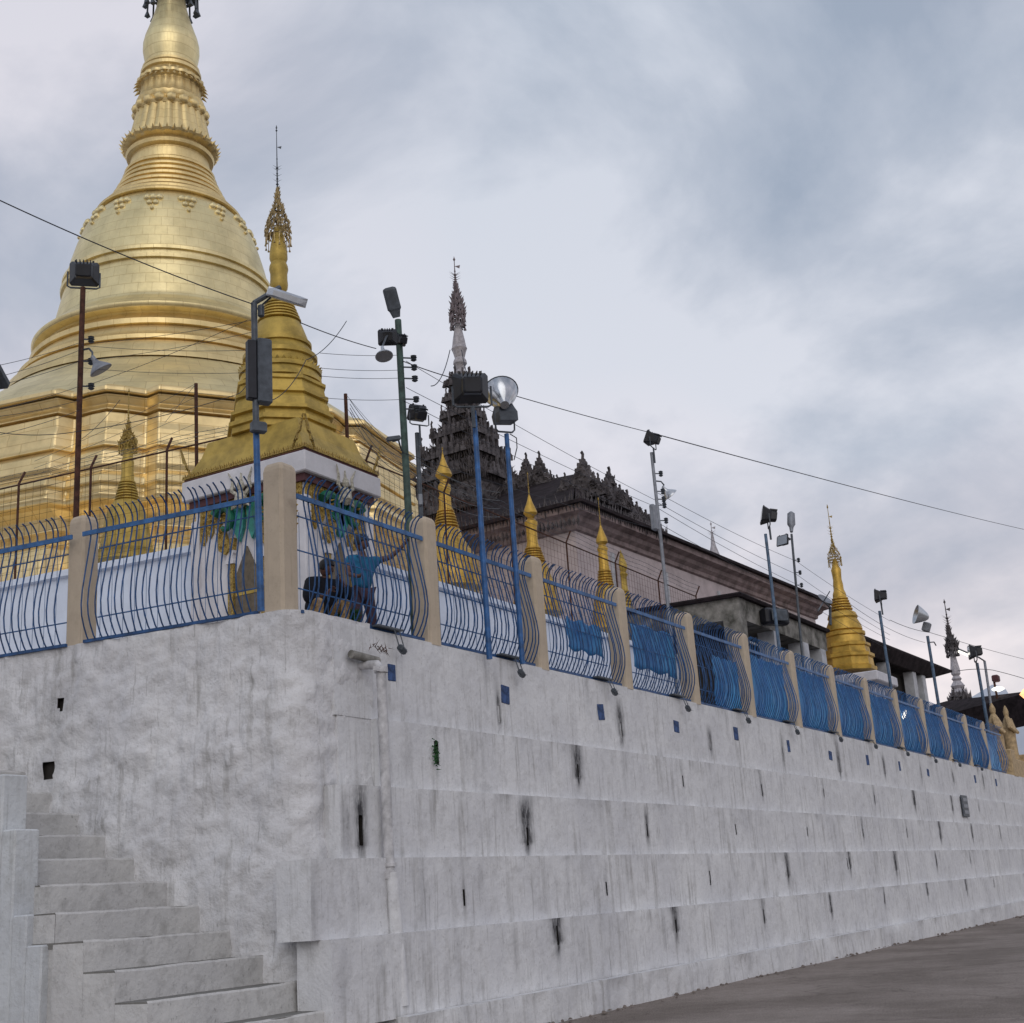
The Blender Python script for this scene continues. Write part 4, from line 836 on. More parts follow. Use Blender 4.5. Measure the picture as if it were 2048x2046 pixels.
# ------------------------------------------------------------------ tiered tower (pyatthat) and hall
TA = PD(922, 760, 37.5); tx, ty = TA.x, TA.y
HR = math.radians(-3.6); hu = Vector((math.cos(HR), math.sin(HR), 0)); hv = Vector((-hu.y, hu.x, 0))
tw = thing('tiered_roof_tower', (tx, ty, H), 'dark carved tower of stacked roofs with pale spire', 'tower')
def flame(b, p, u, h, w_, th=.05):
    """curling flame ornament: outline in the (u, z) plane"""
    b.slab([(-w_ * .5, 0), (-w_ * .42, h * .25), (-w_ * .5, h * .42), (-w_ * .22, h * .38), (-w_ * .28, h * .6), (-w_ * .02, h * .56), (w_ * .05, h * .78), (-w_ * .08, h * .9), (w_ * .12, h), (w_ * .25, h * .82), (w_ * .20, h * .6), (w_ * .36, h * .5), (w_ * .34, h * .3), (w_ * .5, h * .2), (w_ * .5, 0)], Vector(p) - Vector(u).cross(Vector((0, 0, 1))) * th / 2, u, (0, 0, 1), Vector(u).cross(Vector((0, 0, 1))), th)
rnd = random.Random(11)
def crest(b, p0, p1, h, step, outn, drop=True):
    p0 = Vector(p0); p1 = Vector(p1); d = p1 - p0; L_ = d.length; d /= L_; n = max(2, int(L_ / step))
    for i in range(n + 1):
        q = p0 + d * (L_ * i / n); hh = h * rnd.uniform(.5, 1.15); b.spike(q, Vector((0, 0, 1)) + d * rnd.uniform(-.25, .25) + Vector(outn) * .15, hh, step * .38)
        if drop: b.spike(q - Vector((0, 0, .01)), Vector((0, 0, -1)) + d * rnd.uniform(-.2, .2), hh * .7, step * .42)
def tier(par, cx_, cy_, z0, z1, a, a2, over, fl, u=hu, v=hv, rect=1.0):
    """one storey: body a (half width) from z0 up, roof flaring out 'over' and closing to a2 at z1"""
    C = Vector((cx_, cy_, 0)); cs = ((-1, -1), (1, -1), (1, 1), (-1, 1))
    def sq(h, z): return [C + u * (h * s_ * rect) + v * (h * t_) + Vector((0, 0, z)) for s_, t_ in cs]
    hgt = z1 - z0
    b = MB(); b.loft([sq(a, z0 - .1), sq(a, z0 + hgt * .34)]); b.build('storey', 'carved', par)
    b = MB(); e = a + over
    b.loft([sq(a * .98, z0 + hgt * .26), sq(e, z0 + hgt * .30), sq(e + .02, z0 + hgt * .37), sq(e - .05, z0 + hgt * .42), sq((e + a2) / 2 * .93, z0 + hgt * .60), sq(a2, z1)]); b.build('roof', 'carved', par)
    R_ = sq(e, z0 + hgt * .38)
    for i in range(4):
        b = MB(); p, q = R_[i], R_[(i + 1) % 4]; d = (q - p).normalized(); on = Vector((d.y, -d.x, 0))
        crest(b, p, q, fl * .55, fl * .11, on)
        crest(b, p + Vector((0, 0, -hgt * .2)) - on * over * .5, q + Vector((0, 0, -hgt * .2)) - on * over * .5, fl * .22, fl * .12, on)
        flame(b, p + (Vector((cx_, cy_, 0)) - Vector((p.x, p.y, 0))).normalized() * .05, (p - C - Vector((0, 0, p.z))).normalized(), fl * 1.0, fl * .42)
        flame(b, p + d * fl * .28, d, fl * .5, fl * .24); flame(b, q - d * fl * .28, -d, fl * .5, fl * .24)
        m_ = (p + q) / 2
        for k_, hh in ((0, 1.3), (.30, .85), (-.30, .85), (.58, .55), (-.58, .55), (.85, .4), (-.85, .4)): flame(b, m_ + d * fl * k_ + on * .05 - Vector((0, 0, fl * .12)), d * (1 if k_ >= 0 else -1), fl * hh, fl * .36, .08)
        # carved clutter on the roof slopes
        for w__ in range(int(95 * fl)):
            t_ = rnd.random(); s_ = rnd.random(); inn = -on * (over + a - a2) * t_
            b.spike(p + d * ((q - p).length * (.06 + .88 * s_)) * 1.0 + inn + Vector((0, 0, hgt * .55 * t_)), on + Vector((0, 0, rnd.uniform(.2, 1.6))) + d * rnd.uniform(-.5, .5), fl * rnd.uniform(.14, .38), fl * .05)
        b.build('roof_ornament', 'carved', par)
def tz(py): return zat(tx, ty, py)
mt = mpp((tx, ty, 14))
T_ = [(1075, 990, 136, 116, 20), (990, 938, 108, 92, 18), (938, 893, 78, 62, 18), (893, 852, 56, 44, 16), (852, 815, 37, 29, 12), (815, 782, 27, 21, 10), (782, 752, 19, 11, 8)]
for (yb, yt, a, a2, ov) in T_:
    k = mt / 1.36; tier(tw, tx, ty, tz(yb), tz(yt), a * k * .92, a2 * k * .9, ov * k * .8, (50 if a > 60 else 38) * mt * (1 if a > 50 else .8))
b = MB(); b.lathe((tx, ty, 0), prof_px(tx, ty, [(758, 12), (745, 11), (740, 8), (733, 10), (728, 14), (722, 13), (716, 10), (705, 13), (698, 16), (693, 14), (680, 12), (665, 9), (650, 6), (640, 5), (630, 4)]), 12, False); b.build('spire', 'spire', tw)
b = MB(); hti(b, tx, ty, tz(638), tz(566), 14.5 * mt, 9, 420, sz=.13); vane(b, tx, ty, tz(570), tz(515), .07); b.build('umbrella_finial', mat('dark_red_filigree', (.25, .21, .225), .6, .2, .3, 9), tw)

# hall: pink walls, dark cornice and tin roof, carved gables at its near end
EZ = 10.8
e0 = PZ(1160, 1003, EZ); e1 = PZ(1640, 1199, EZ); hu2 = (e1 - e0).normalized(); hv2 = Vector((-hu2.y, hu2.x, 0))
hl = thing('hall', (e0.x, e0.y, H), 'long pink plastered hall with dark tin roof and carved gables', 'hall')
Lh = (e1 - e0).length + 1.0; Dp = 9.0
def hp(s, t, z): return Vector((e0.x, e0.y, 0)) + hu2 * s + hv2 * t + Vector((0, 0, z))
def hring(i, z, s1=Lh, d1=Dp): return [hp(i, i, z), hp(s1 - i, i, z), hp(s1 - i, d1 - i, z), hp(i, d1 - i, z)]
b = MB(); b.loft([hring(.45, H - .1), hring(.45, EZ - .3)]); b.build('wall', 'pink', hl)
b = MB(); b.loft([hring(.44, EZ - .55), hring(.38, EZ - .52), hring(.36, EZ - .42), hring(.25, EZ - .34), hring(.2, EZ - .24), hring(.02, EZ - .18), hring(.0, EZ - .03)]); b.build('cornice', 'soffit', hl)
b = MB(); b.loft([hring(-.12, EZ - .03), hring(-.12, EZ + .05), hring(2.6, EZ + 1.0), hring(4.3, EZ + 1.25)]); b.build('roof', 'roofdk', hl)
b = MB()
for s in (2.2, 5.2, 8.6, 12.0): b = MB(); b.box(hp(s, .43, 8.2), (.12, .08, 3.6), math.atan2(hu2.y, hu2.x)); b.build('pilaster', 'palecol', hl)
for s in (1.6, 4.0, 6.6): b = MB(); b.box(hp(.43, s, 8.0), (.06, .10, 3.4), math.atan2(hu2.y, hu2.x)); b.build('pilaster', 'palecol', hl)
b = MB(); crest(b, hp(0, 0, EZ + .02), hp(4.6, 0, EZ + .02), .30, .10, -hv2); crest(b, hp(0, 0, EZ + .02), hp(0, Dp, EZ + .02), .34, .10, -hu2); crest(b, hp(0, .1, EZ - .45), hp(0, Dp, EZ - .45), .2, .12, -hu2)
b.build('eave_fringe', 'carved', hl)
def gable(px, py, yy, hgt, wd, dirv, label):
    """carved gable front with a flame peak: px, py = peak pixel, on the plane at hall depth yy"""
    p = PD(px, py, yy); base_ = p - Vector((0, 0, hgt)); b = MB(); u = Vector(dirv)
    b.slab([(-wd / 2, 0), (-wd * .36, hgt * .22), (-wd * .2, hgt * .38), (-wd * .08, hgt * .6), (-.02, hgt * .74), (.02, hgt * .74), (wd * .08, hgt * .6), (wd * .2, hgt * .38), (wd * .36, hgt * .22), (wd / 2, 0)], base_, u, (0, 0, 1), u.cross(Vector((0, 0, 1))), .12)
    flame(b, base_ + Vector((0, 0, hgt * .62)), u, hgt * .38, wd * .22)
    for sg in (-1, 1):
        for t_, hh in ((.5, .36), (.4, .2), (.31, .24), (.22, .2), (.14, .22), (.08, .2)):
            zz_ = np.interp(t_, [0.02, .08, .2, .36, .5], [.74, .6, .38, .22, 0]); flame(b, base_ + u * (sg * wd * t_) + Vector((0, 0, hgt * (zz_ - .03))), u * sg, hgt * hh, wd * .14)
    for q in range(90):
        t_ = rnd.uniform(-.42, .42); m_ = np.interp(abs(t_), [0.02, .08, .2, .36, .5], [.74, .6, .38, .22, 0]); b.spike(base_ + u * (wd * t_) + Vector((0, 0, hgt * m_ * rnd.random())) - u.cross(Vector((0, 0, 1))) * -.12 , Vector((rnd.uniform(-1, 1), rnd.uniform(-1, .3), rnd.uniform(-.3, 1.2))), .16 * hgt / 2 * rnd.uniform(.5, 1.2), .04)
    b.build('gable', 'carved', hl)
gable(1162, 902, 33.2, 1.35, 1.35, -hv2, ''); gable(1128, 945, 33.4, .75, .7, -hv2, ''); gable(1186, 948, 33.3, .7, .7, hu2, '')
gable(1216, 932, 34.0, 1.15, 1.5, hu2, ''); gable(1238, 968, 34.3, .7, .9, hu2, ''); gable(1252, 978, 35.6, 1.0, 1.5, hu2, '')
gable(1050, 905, 36.4, 1.2, 1.0, -hv2, ''); gable(1076, 902, 36.2, 1.25, 1.1, -hv2, ''); gable(1020, 930, 36.6, .9, .8, -hv2, '')
gable(1272, 1002, 36.8, .75, 1.1, hu2, ''); gable(1290, 1018, 38.0, .7, 1.1, hu2, ''); gable(1308, 1030, 39.4, .6, .9, hu2, '')
# roof planes under the gables
b = MB()
r0 = PD(1015, 975, 37.5); r1 = PD(1150, 948, 35.8); r2 = PD(1215, 985, 36.4); r3 = PD(1300, 1040, 38.5)
zb_ = EZ + .1
b.add([r0, r1, hp(.2, .3, zb_), hp(.2, 7.5, zb_), hp(4.2, 4.5, r1.z - .2)], [(0, 1, 2, 3), (0, 4, 1)])
b.add([r1, r2, r3, hp(5.6, .25, zb_), hp(.2, .25, zb_), hp(5, 5, zb_ + .6)], [(4, 3, 2, 1), (4, 1, 0), (0, 1, 5), (1, 2, 5), (2, 3, 5)])
b.build('roof', 'roofdk', hl)
p = PD(1422, 1050, 52); b = MB(); z0 = p.z
zb2 = PD(1432, 1110, 52).z; fx = thing('far_spire', (p.x, p.y, zb2), 'tiny thin spire peeking over the hall roof', 'spire')
b.lathe((p.x, p.y, 0), [(.28, zb2 - 1), (.22, zb2), (.1, zb2 + .4), (.05, zb2 + .8)], 10); vane(b, p.x, p.y, zb2 + .7, z0 + .1, .07); b.build('spire', 'spire', fx)

# lower building with flat canopy roof
CZ = 8.3
q0 = PZ(1480, 1183, CZ); q1 = PZ(1262, 1200, CZ); q2 = PZ(1655, 1257, CZ)
pv = thing('pavilion', (q0.x, q0.y, H), 'low grey mouldy pavilion with dark flat roof before the hall', 'building')
ux = Vector((1, -.01, 0)).normalized(); uy = Vector((-.06, 1, 0)).normalized(); LX = PZ(1655, 1257, CZ).x - q0.x + .1; LY = 3.4
def pp(s, t, z): return Vector((q0.x, q0.y, 0)) + ux * s + uy * t + Vector((0, 0, z))
def prn(i, z): return [pp(i, i, z), pp(LX, i, z), pp(LX, LY, z), pp(i, LY, z)]
b = MB(); b.loft([prn(0, CZ - .10), prn(-.03, CZ - .04), prn(0, CZ)]); b.build('roof', 'roofdk', pv)
b = MB(); b.loft([prn(.12, CZ - .6), prn(.10, CZ - .101)]); b.build('beam', 'greyplaster', pv)
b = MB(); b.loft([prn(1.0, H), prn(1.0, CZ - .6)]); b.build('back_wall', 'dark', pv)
for s, t_ in ((.2, .2), (2.4, .2), (4.6, .2), (.2, 3.0), (LX - .5, .2)):
    b = MB(); b.box(pp(s + .12, t_ + .12, (H + CZ - .6) / 2), (.42, .42, CZ - .6 - H)); b.build('column', 'palecol' if s > .3 else 'greyplaster', pv)
b = MB(); b.box(pp(1.0, .35, CZ - 1.0), (1.4, .05, .05)); b.build('conduit', 'palecol', pv)
# annex beyond the gold stupa: long roof running right
CZ2 = 10.3
a0 = PZ(1700, 1262, CZ2); a1 = PZ(1905, 1343, CZ2)
an = thing('annex_building', (a0.x, a0.y, H), 'grey annex with pale columns and sloping dark roof right of the gold stupa', 'building')
b = MB(); u = (a1 - a0).normalized(); v = Vector((-u.y, u.x, 0)); L_ = (a1 - a0).length
def ap(s, t, z): return Vector((a0.x, a0.y, 0)) + u * s + v * t + Vector((0, 0, z))
b.add([ap(-1, 0, CZ2 + .05), ap(L_, 0, CZ2 + .05), ap(L_, 5, CZ2 + .25), ap(-1, 5, CZ2 + .25), ap(-1, .3, CZ2 - .5), ap(L_ - 2.5, .3, CZ2 - .5), ap(L_, 2.5, CZ2 - .1), ap(-1, 5, CZ2 - .5), ap(-1, 0, CZ2 - .03), ap(L_, 0, CZ2 - .03)], [(0, 1, 2, 3), (8, 4, 5, 9), (0, 8, 9, 1), (9, 5, 6), (4, 7, 6, 5), (1, 9, 6, 2)])
b.build('roof', 'roofdk', an)
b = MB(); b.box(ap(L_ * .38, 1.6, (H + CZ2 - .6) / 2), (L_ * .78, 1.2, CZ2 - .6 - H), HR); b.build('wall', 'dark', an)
for f in (.08, .38, .64, .74):
    b = MB(); b.box(ap(L_ * f, .55, (H + CZ2 - .5) / 2), (.45, .4, CZ2 - .5 - H), HR); b.build('column', 'palecol', an)
# far dark roof and far pale spire
p0 = PD(1893, 1402, 66); p1 = PD(2075, 1380, 60); lr = thing('far_shed', (p0.x, p0.y, H), 'low dark roofed shed at the far right end', 'building')
b = MB(); d = (p1 - p0); b.add([p0, p1, p1 + Vector((0, 0, -1.35)), p0 + Vector((0, 0, -.95)), p0 + Vector((4, 6, -.3)), p1 + Vector((4, 6, -.3)), p1 + Vector((4, 6, -1.5)), p0 + Vector((4, 6, -1.5))], [(0, 3, 2, 1), (0, 1, 5, 4), (2, 3, 7, 6), (4, 5, 6, 7), (0, 4, 7, 3), (1, 2, 6, 5)]); b.build('roof', 'roofdk', lr)
for f in (.1, .5, .9):
    b = MB(); q = p0 + d * f + Vector((1, 1.2, 0)); b.tube([(q.x, q.y, H), (q.x, q.y, q.z - .8)], .12, 8); b.build('post', 'steel', lr)
A_ = PD(1912, 1350, 72); t = thing('far_tower', (A_.x, A_.y, H), 'distant pale spire on a small carved tower at far right', 'tower')
ms = mpp(A_); b = MB(); b.lathe((A_.x, A_.y, 0), prof_px(A_.x, A_.y, [(1400, 12), (1385, 17), (1378, 10), (1372, 14), (1362, 7), (1358, 10), (1352, 6), (1348, 9), (1338, 9), (1322, 6.5), (1308, 5), (1300, 4)]), 10, False); b.build('spire', 'spire', t)
b = MB(); hti(b, A_.x, A_.y, zat(A_.x, A_.y, 1298), zat(A_.x, A_.y, 1255), 11 * ms, 4, 260, sz=.2); vane(b, A_.x, A_.y, zat(A_.x, A_.y, 1258), zat(A_.x, A_.y, 1200), .11); b.build('umbrella_finial', 'carved', t)
b = MB()
for k in range(90):
    a_ = rnd.random() * 6.28; r = rnd.uniform(.1, 22) * ms; q = Vector((A_.x + r * math.cos(a_), A_.y + r * math.sin(a_), zat(A_.x, A_.y, 1405) + rnd.uniform(0, .35))); b.spike(q, (rnd.uniform(-.4, .4), rnd.uniform(-.4, .4), 1), rnd.uniform(.2, .6), .09)
b.build('roof_ornament', 'carved', t)
# hills
b = MB(); V = []; N_ = 60
for i in range(N_):
    px = 1900 + i * 14; hgt = 1345 + 45 * (0.5 - 0.5 * math.sin(i * .5)) - 20 * noise.noise(Vector((i * .6, 0, 4))) if px > 1975 else 1420 - (px - 1900) * .6
    p = PD(px, hgt, 2400); V += [p, Vector((p.x, p.y, -20)), p + Vector((900, 500, -p.z))]
b.add(V, [(3 * i, 3 * i + 1, 3 * i + 4, 3 * i + 3) for i in range(N_ - 1)] + [(3 * i, 3 * i + 3, 3 * i + 5, 3 * i + 2) for i in range(N_ - 1)], True)
tag(b.build('hills', 'hill'), 'far haze-blue hills at the right edge', 'hills', kind='structure')
# statues and end block
for k, (px, py, pyb, wd) in enumerate(((1993, 1412, 1500, 17), (2019, 1419, 1510, 15))):
    p = PY(px, 1470, 9.4); t = thing('statue', (p.x, p.y, H), ['tan painted guardian statue next to the last railing panel', 'tan painted guardian statue at the right, shorter of the pair'][k], 'statue', 'tan statues at the fence end')
    b = MB(); m_ = mpp(p); pr2 = prof_px(p.x, p.y, [(1560, 17), (1530, 16), (1500, 13), (1470, 13), (1455, 15), (1447, 14), (1440, 11), (1432, 7), (1428, 4.5), (1424, 5.5), (1418, 6), (1412, 4), (1406, 1)]); pr2 = [(r * (1, .88)[k], z - .1 * k) for r, z in pr2]
    b.lathe((p.x, p.y, 0), pr2, 14); b.build('body', 'bronze', t)
    for sg in (-1, 1):
        b = MB(); zt = zat(p.x, p.y, 1438); b.tube([(p.x + sg * .22, p.y - .05, zt), (p.x + sg * .38, p.y - .12, zt - .35), (p.x + sg * .12, p.y - .3, zt - .55)], [.10, .09, .06], 8); b.build('arm', 'bronze', t)
b = MB(); b.bbox((XEND + 7.6, 9.35, H + .22), (12.5, .7, .9), .05); b.bbox((XEND + 1.5, 9.3, H + .45), (.8, .75, 1.0), .04); b.bbox((XEND + 4.8, 9.3, H + .45), (.8, .75, 1.0), .04)
eb = tag(b.build('end_parapet', 'bronze', loc=(XEND + 1, 9.3, H)), 'tan painted low parapet beyond the statues at far right', 'parapet')

# ------------------------------------------------------------------ lamps and poles
def head_flood(par, p, yaw, pitch, s, m='black', yoke=True, deep=.55):
    """square floodlight: tapered housing, glass, hood edge and U bracket"""
    R_ = Matrix.Rotation(yaw, 3, 'Z') @ Matrix.Rotation(pitch, 3, 'X'); p = Vector(p)
    b = MB(); rings_ = []
    for d_, k_ in ((0, 1.0), (.06, 1.03), (.12, .98), (.55, .66), (.62, .60), (.95, .55), (1.0, .45)):
        rings_.append([p + R_ @ Vector((a_ * s * k_ / 2, -s * .35 + d_ * s * deep * 1.5, c_ * s * k_ / 2 * .86)) for a_, c_ in ((-1, -.8), (-.85, -1), (.85, -1), (1, -.8), (1, .8), (.85, 1), (-.85, 1), (-1, .8))])
    b.loft(rings_)
    for i in range(5): b.box(p + R_ @ Vector(((i - 2) * s * .12, s * .25, s * .33)), (.012, s * .42, s * .08), mx=R_)
    for sg in (-1, 1): b.box(p + R_ @ Vector((sg * s * .3, -s * .3, s * .46)), (s * .07, s * .06, s * .07), mx=R_)
    b.build('housing', m, par)
    b = MB(); b.box(p + R_ @ Vector((0, -s * .36, 0)), (s * .84, .012, s * .72), mx=R_); b.build('glass', 'glass', par)
    if yoke:
        b = MB(); Rz = Matrix.Rotation(yaw, 3, 'Z'); w_ = s * .55
        b.tube([p + Rz @ Vector((-w_, 0, 0)), p + Rz @ Vector((-w_, 0, -s * .56)), p + Rz @ Vector((-w_ * .8, 0, -s * .62)), p + Rz @ Vector((w_ * .8, 0, -s * .62)), p + Rz @ Vector((w_, 0, -s * .56)), p + Rz @ Vector((w_, 0, 0))], s * .035, 6); b.tube([p - Vector((0, 0, s * .6)), p - Vector((-.01 * s, 0, s * .62 + .3))], s * .06, 6); b.build('yoke', 'dsteel', par)
def shade(par, p, aim, r, m='lamp_alu', arm=None):
    """enamel bell shade on a curved arm"""
    p = Vector(p); aim = Vector(aim).normalized(); R_ = aim.to_track_quat('-Z', 'Y').to_matrix(); b = MB()
    b.lathe(p, [(r, -r * .5), (r * 1.0, -r * .44), (r * .86, -r * .25), (r * .55, r * .05), (r * .3, r * .3), (r * .2, r * .55), (r * .18, r * .9), (.02, r * .95)], 20, mx=R_); b.build('shade', m, par)
    b = MB(); b.lathe(p, [(r * .9, -r * .52), (r * .9, -r * .50)], 20, mx=R_); b.build('bulb_glass', 'shade_in', par)
    if arm: b = MB(); b.tube([Vector(q) for q in arm] + [p - aim * r * .9], .014, 6); b.build('arm', 'dsteel', par)
def insul(t, p, s=.05):
    b = MB(); b.tube([p, Vector(p) + Vector((.10, -.10, 0))], .012, 5); b.lathe(Vector(p) + Vector((.10, -.10, 0)), [(.02, -s), (.045, -s * .6), (.025, -s * .2), (.05, s * .1), (.03, s * .4), (.045, s * .7), (.01, s)], 8); b.build('insulator', 'dsteel', t)
def pole(label, base, top, r, m, mixed=None, name='floodlight_pole'):
    t = thing(name, base, label, 'lamp pole', 'lamp poles along the fence'); b = MB(); b.tube([base, top], [r * 1.1, r], 10); b.build('pole', m, t); return t
camdir = lambda p: math.atan2(p[0], -p[1])
V3 = Vector
def lerp(a_, b_, f): return Vector(a_) * (1 - f) + Vector(b_) * f
# a: rusty pole at left
base = PD(152, 1030, 17.2); top = PD(166, 575, 17.2); base.z = H
t = pole('rust red pole with square black floodlight, at left before the great stupa', base, top, .036, 'rust')
s = 56 * mpp(top); head_flood(t, PD(168, 545, 17.2), math.radians(-45 + 180), math.radians(-15), s * 1.0)
shade(t, PD(196, 731, 16.9), (.55, -.35, -1), 23 * mpp(top), 'steel', [PD(164, 700, 17.2), PD(178, 697, 17.1), PD(185, 705, 17.0)])
b = MB()
for yy in (678, 722, 772): insul(t, PD(160, yy, 17.2))
# b: corner blue pole with fluorescent fitting
base = PY(522, 1222, 8.86); top = PY(508, 606, 8.86)
t = pole('blue pole at the corner with tube light arm and grey column speaker', base, PY(512, 850, 8.86), .034, 'bluepole')
b = MB(); b.tube([PY(512, 850, 8.86), top], .034, 10); b.tube([top, PY(560, 575, 8.7)], .03, 8); b.tube([PY(515, 618, 8.86), PY(553, 585, 8.75)], .012, 6); b.build('upper_pole', 'dsteel', t)
c = PY(572, 600, 8.62); R_ = Matrix.Rotation(math.radians(-35), 3, 'Z') @ Matrix.Rotation(math.radians(12), 3, 'Y') @ Matrix.Rotation(math.radians(24), 3, 'X')
b = MB(); b.loft([[c + R_ @ Vector((x_ * .17, y_ * k_, z_)) for x_, y_ in ((-1.3, -.4), (-1, -1), (.8, -1), (1.35, 0), (.8, 1), (-1, 1), (-1.3, .4))] for k_, z_ in ((.07, -.02), (.09, .0), (.08, .06), (.04, .085))]); b.build('lamp_shade', 'lamp_alu', t)
b = MB(); b.bbox(PY(522, 622, 8.8), (.06, .06, .14), .01); b.build('ballast', 'dsteel', t)
c = (PY(527, 680, 8.8) + PY(528, 808, 8.8)) / 2; b = MB(); b.bbox(c, (.16, .12, (PY(527, 680, 8.8) - PY(528, 808, 8.8)).length), .015, Matrix.Rotation(math.radians(-30), 3, 'Z')); b.build('column_speaker', 'dsteel', t)
c = (PY(508, 676, 8.86) + PY(508, 806, 8.86)) / 2; b = MB(); b.bbox(c - Vector((.02, -.02, 0)), (.10, .10, .68), .01, Matrix.Rotation(math.radians(-30), 3, 'Z')); b.build('speaker_bracket', 'black', t)
b = MB(); b.bbox(PY(517, 855, 8.80), (.17, .09, .12), .015, Matrix.Rotation(math.radians(-30), 3, 'Z')); b.build('junction_box', 'dsteel', t)
# c: green pole
yc = 9.45; base = PY(821, 1060, yc); top = PY(796, 640, yc); base.z = H
t = pole('green pole carrying street lamp head, two black floodlights and a bell shade', base, top, .045, 'green')
hd = MB(); p0_ = PY(793, 634, yc); p1_ = PY(779, 580, yc); ax_ = (p1_ - p0_).normalized(); R_ = Matrix((ax_.cross(ray(786, 600)).normalized(), ray(786, 600), ax_)).transposed()
L_ = (p1_ - p0_).length; hd.loft([[p0_ + R_ @ Vector((a_ * w_, b_ * w_ * .35, z_ * L_)) for a_, b_ in ((-1, -.6), (-.6, -1), (.6, -1), (1, -.6), (1, .6), (.6, 1), (-.6, 1), (-1, .6))] for z_, w_ in ((-.02, .05), (.22, .075), (.30, .095), (1.0, .095), (1.06, .085), (1.1, .05))]); hd.build('street_lamp_head', 'dsteel', t)
head_flood(t, PY(775, 673, yc - .15), math.radians(125), math.radians(-15), .25, yoke=False, deep=.3); head_flood(t, PY(803, 680, yc - .05), math.radians(150), math.radians(-25), .19, yoke=False)
shade(t, PY(767, 706, yc - .25), (-.2, -.3, -1), .118, 'lamp_alu', [PY(792, 668, yc), PY(780, 664, yc - .1), PY(772, 675, yc - .2)])
b = MB()
for yy in (718, 737, 760, 802, 822): f = (yy - 640) / (1060 - 640); insul(t, lerp(PY(796, 640, yc), PY(821, 1060, yc), f) + Vector((.03, -.03, 0)), .045)
cc = thing('security_camera', PY(800, 890, yc - .05), 'small security camera on a bracket beside the green pole', 'camera')
b = MB(); b.bbox(PY(787, 877, yc - .15), (.19, .06, .06), .01, Matrix.Rotation(math.radians(-35), 3, 'Z') @ Matrix.Rotation(math.radians(-12), 3, 'Y')); b.build('body', 'dsteel', cc)
b = MB(); b.tube([PY(786, 883, yc - .15), PY(797, 880, yc - .1), PY(801, 895, yc - .05), PY(806, 905, yc)], .012, 6); b.build('bracket', 'dsteel', cc)
# d
base = PY(842, 1040, 9.9); base.z = H; top = PY(834, 866, 9.9)
t = pole('thin pole with a tilted black floodlight between green pole and carved tower', base, top, .032, 'dsteel'); head_flood(t, PY(838, 828, 9.8), math.radians(150), math.radians(-30), .27)
b = MB(); b.bbox(PY(841, 1001, 9.7), (.12, .06, .16), .01, Matrix.Rotation(.6, 3, 'Z')); b.build('junction_box', 'steel', t)
# e
base = PY(979, 1318, 8.80); top = PY(948, 822, 8.80)
t = pole('tall blue pole with the biggest black floodlight, in front of the fence', base, top, .036, 'bluepole'); s = 70 * mpp(top); head_flood(t, PY(943, 773, 8.75), math.radians(128), math.radians(-12), s * 1.0, deep=.45)
# f
base = PY(1045, 1328, 8.80); top = PY(1013, 868, 8.80)
t = pole('tall blue pole with round glass high bay reflector, next to the biggest floodlight', base, top, .034, 'bluepole')
pc = PY(1004, 792, 8.75); m_ = mpp(pc); aim = (PY(1006, 792, 8.75) - PY(1012, 850, 8.75)).normalized() * 1.0 * 0 + Vector((0, 0, .55)) + ray(1004, 792) * .62 - Vector((.509, -.858, 0)) * .12
aim.normalize(); R_ = aim.to_track_quat('Z', 'Y').to_matrix()
b = MB(); k_ = m_; prof = [(9 * k_, -34 * k_), (12 * k_, -26 * k_), (16 * k_, -20 * k_), (25 * k_, -8 * k_), (31 * k_, 4 * k_), (35 * k_, 18 * k_), (34.4 * k_, 18 * k_), (30 * k_, 4 * k_), (22 * k_, -8 * k_), (10 * k_, -18 * k_)]
b.lathe(pc, prof, 28, mx=R_)
def refl():
    m = mat('prismatic_reflector', (.55, .58, .62), .18, .85, .2, 3); return m
b.build('reflector', refl(), t)
b = MB(); b.lathe(pc, [(35.5 * k_, 17 * k_), (36.5 * k_, 18 * k_), (35.5 * k_, 19.5 * k_)], 28, mx=R_); b.build('rim', 'dsteel', t)
b = MB(); b.tube([PY(1012, 800, 8.75), PY(1010, 825, 8.78)], [12 * m_, 14 * m_], 12); b.build('socket', 'lamp_alu', t)
c = PY(1009, 828, 8.78); b = MB(); Rb = Matrix.Rotation(math.radians(-32), 3, 'Z') @ Matrix.Rotation(math.radians(-6), 3, 'Y'); b.loft([[c + Rb @ Vector((a_ * w_, b_ * w_ * .8, z_)) for a_, b_ in ((-1, -1), (1, -1), (1, 1), (-1, 1))] for z_, w_ in ((-18 * m_, 20 * m_), (0, 21 * m_), (8 * m_, 18 * m_), (24 * m_, 13 * m_))]); b.build('gear_box', 'dsteel', t)
b = MB(); b.tube([PY(987, 822, 8.75), PY(992, 858, 8.78), PY(997, 863, 8.78), PY(1024, 865, 8.78), PY(1029, 860, 8.78), PY(1028, 825, 8.75)], .014, 6); b.build('yoke', 'dsteel', t)
b = MB(); b.tube([PY(1020, 868, 8.78), PY(1033, 876, 8.8), PY(1034, 895, 8.8), PY(1028, 920, 8.85)], .008, 5); b.build('cable', 'wire', t)
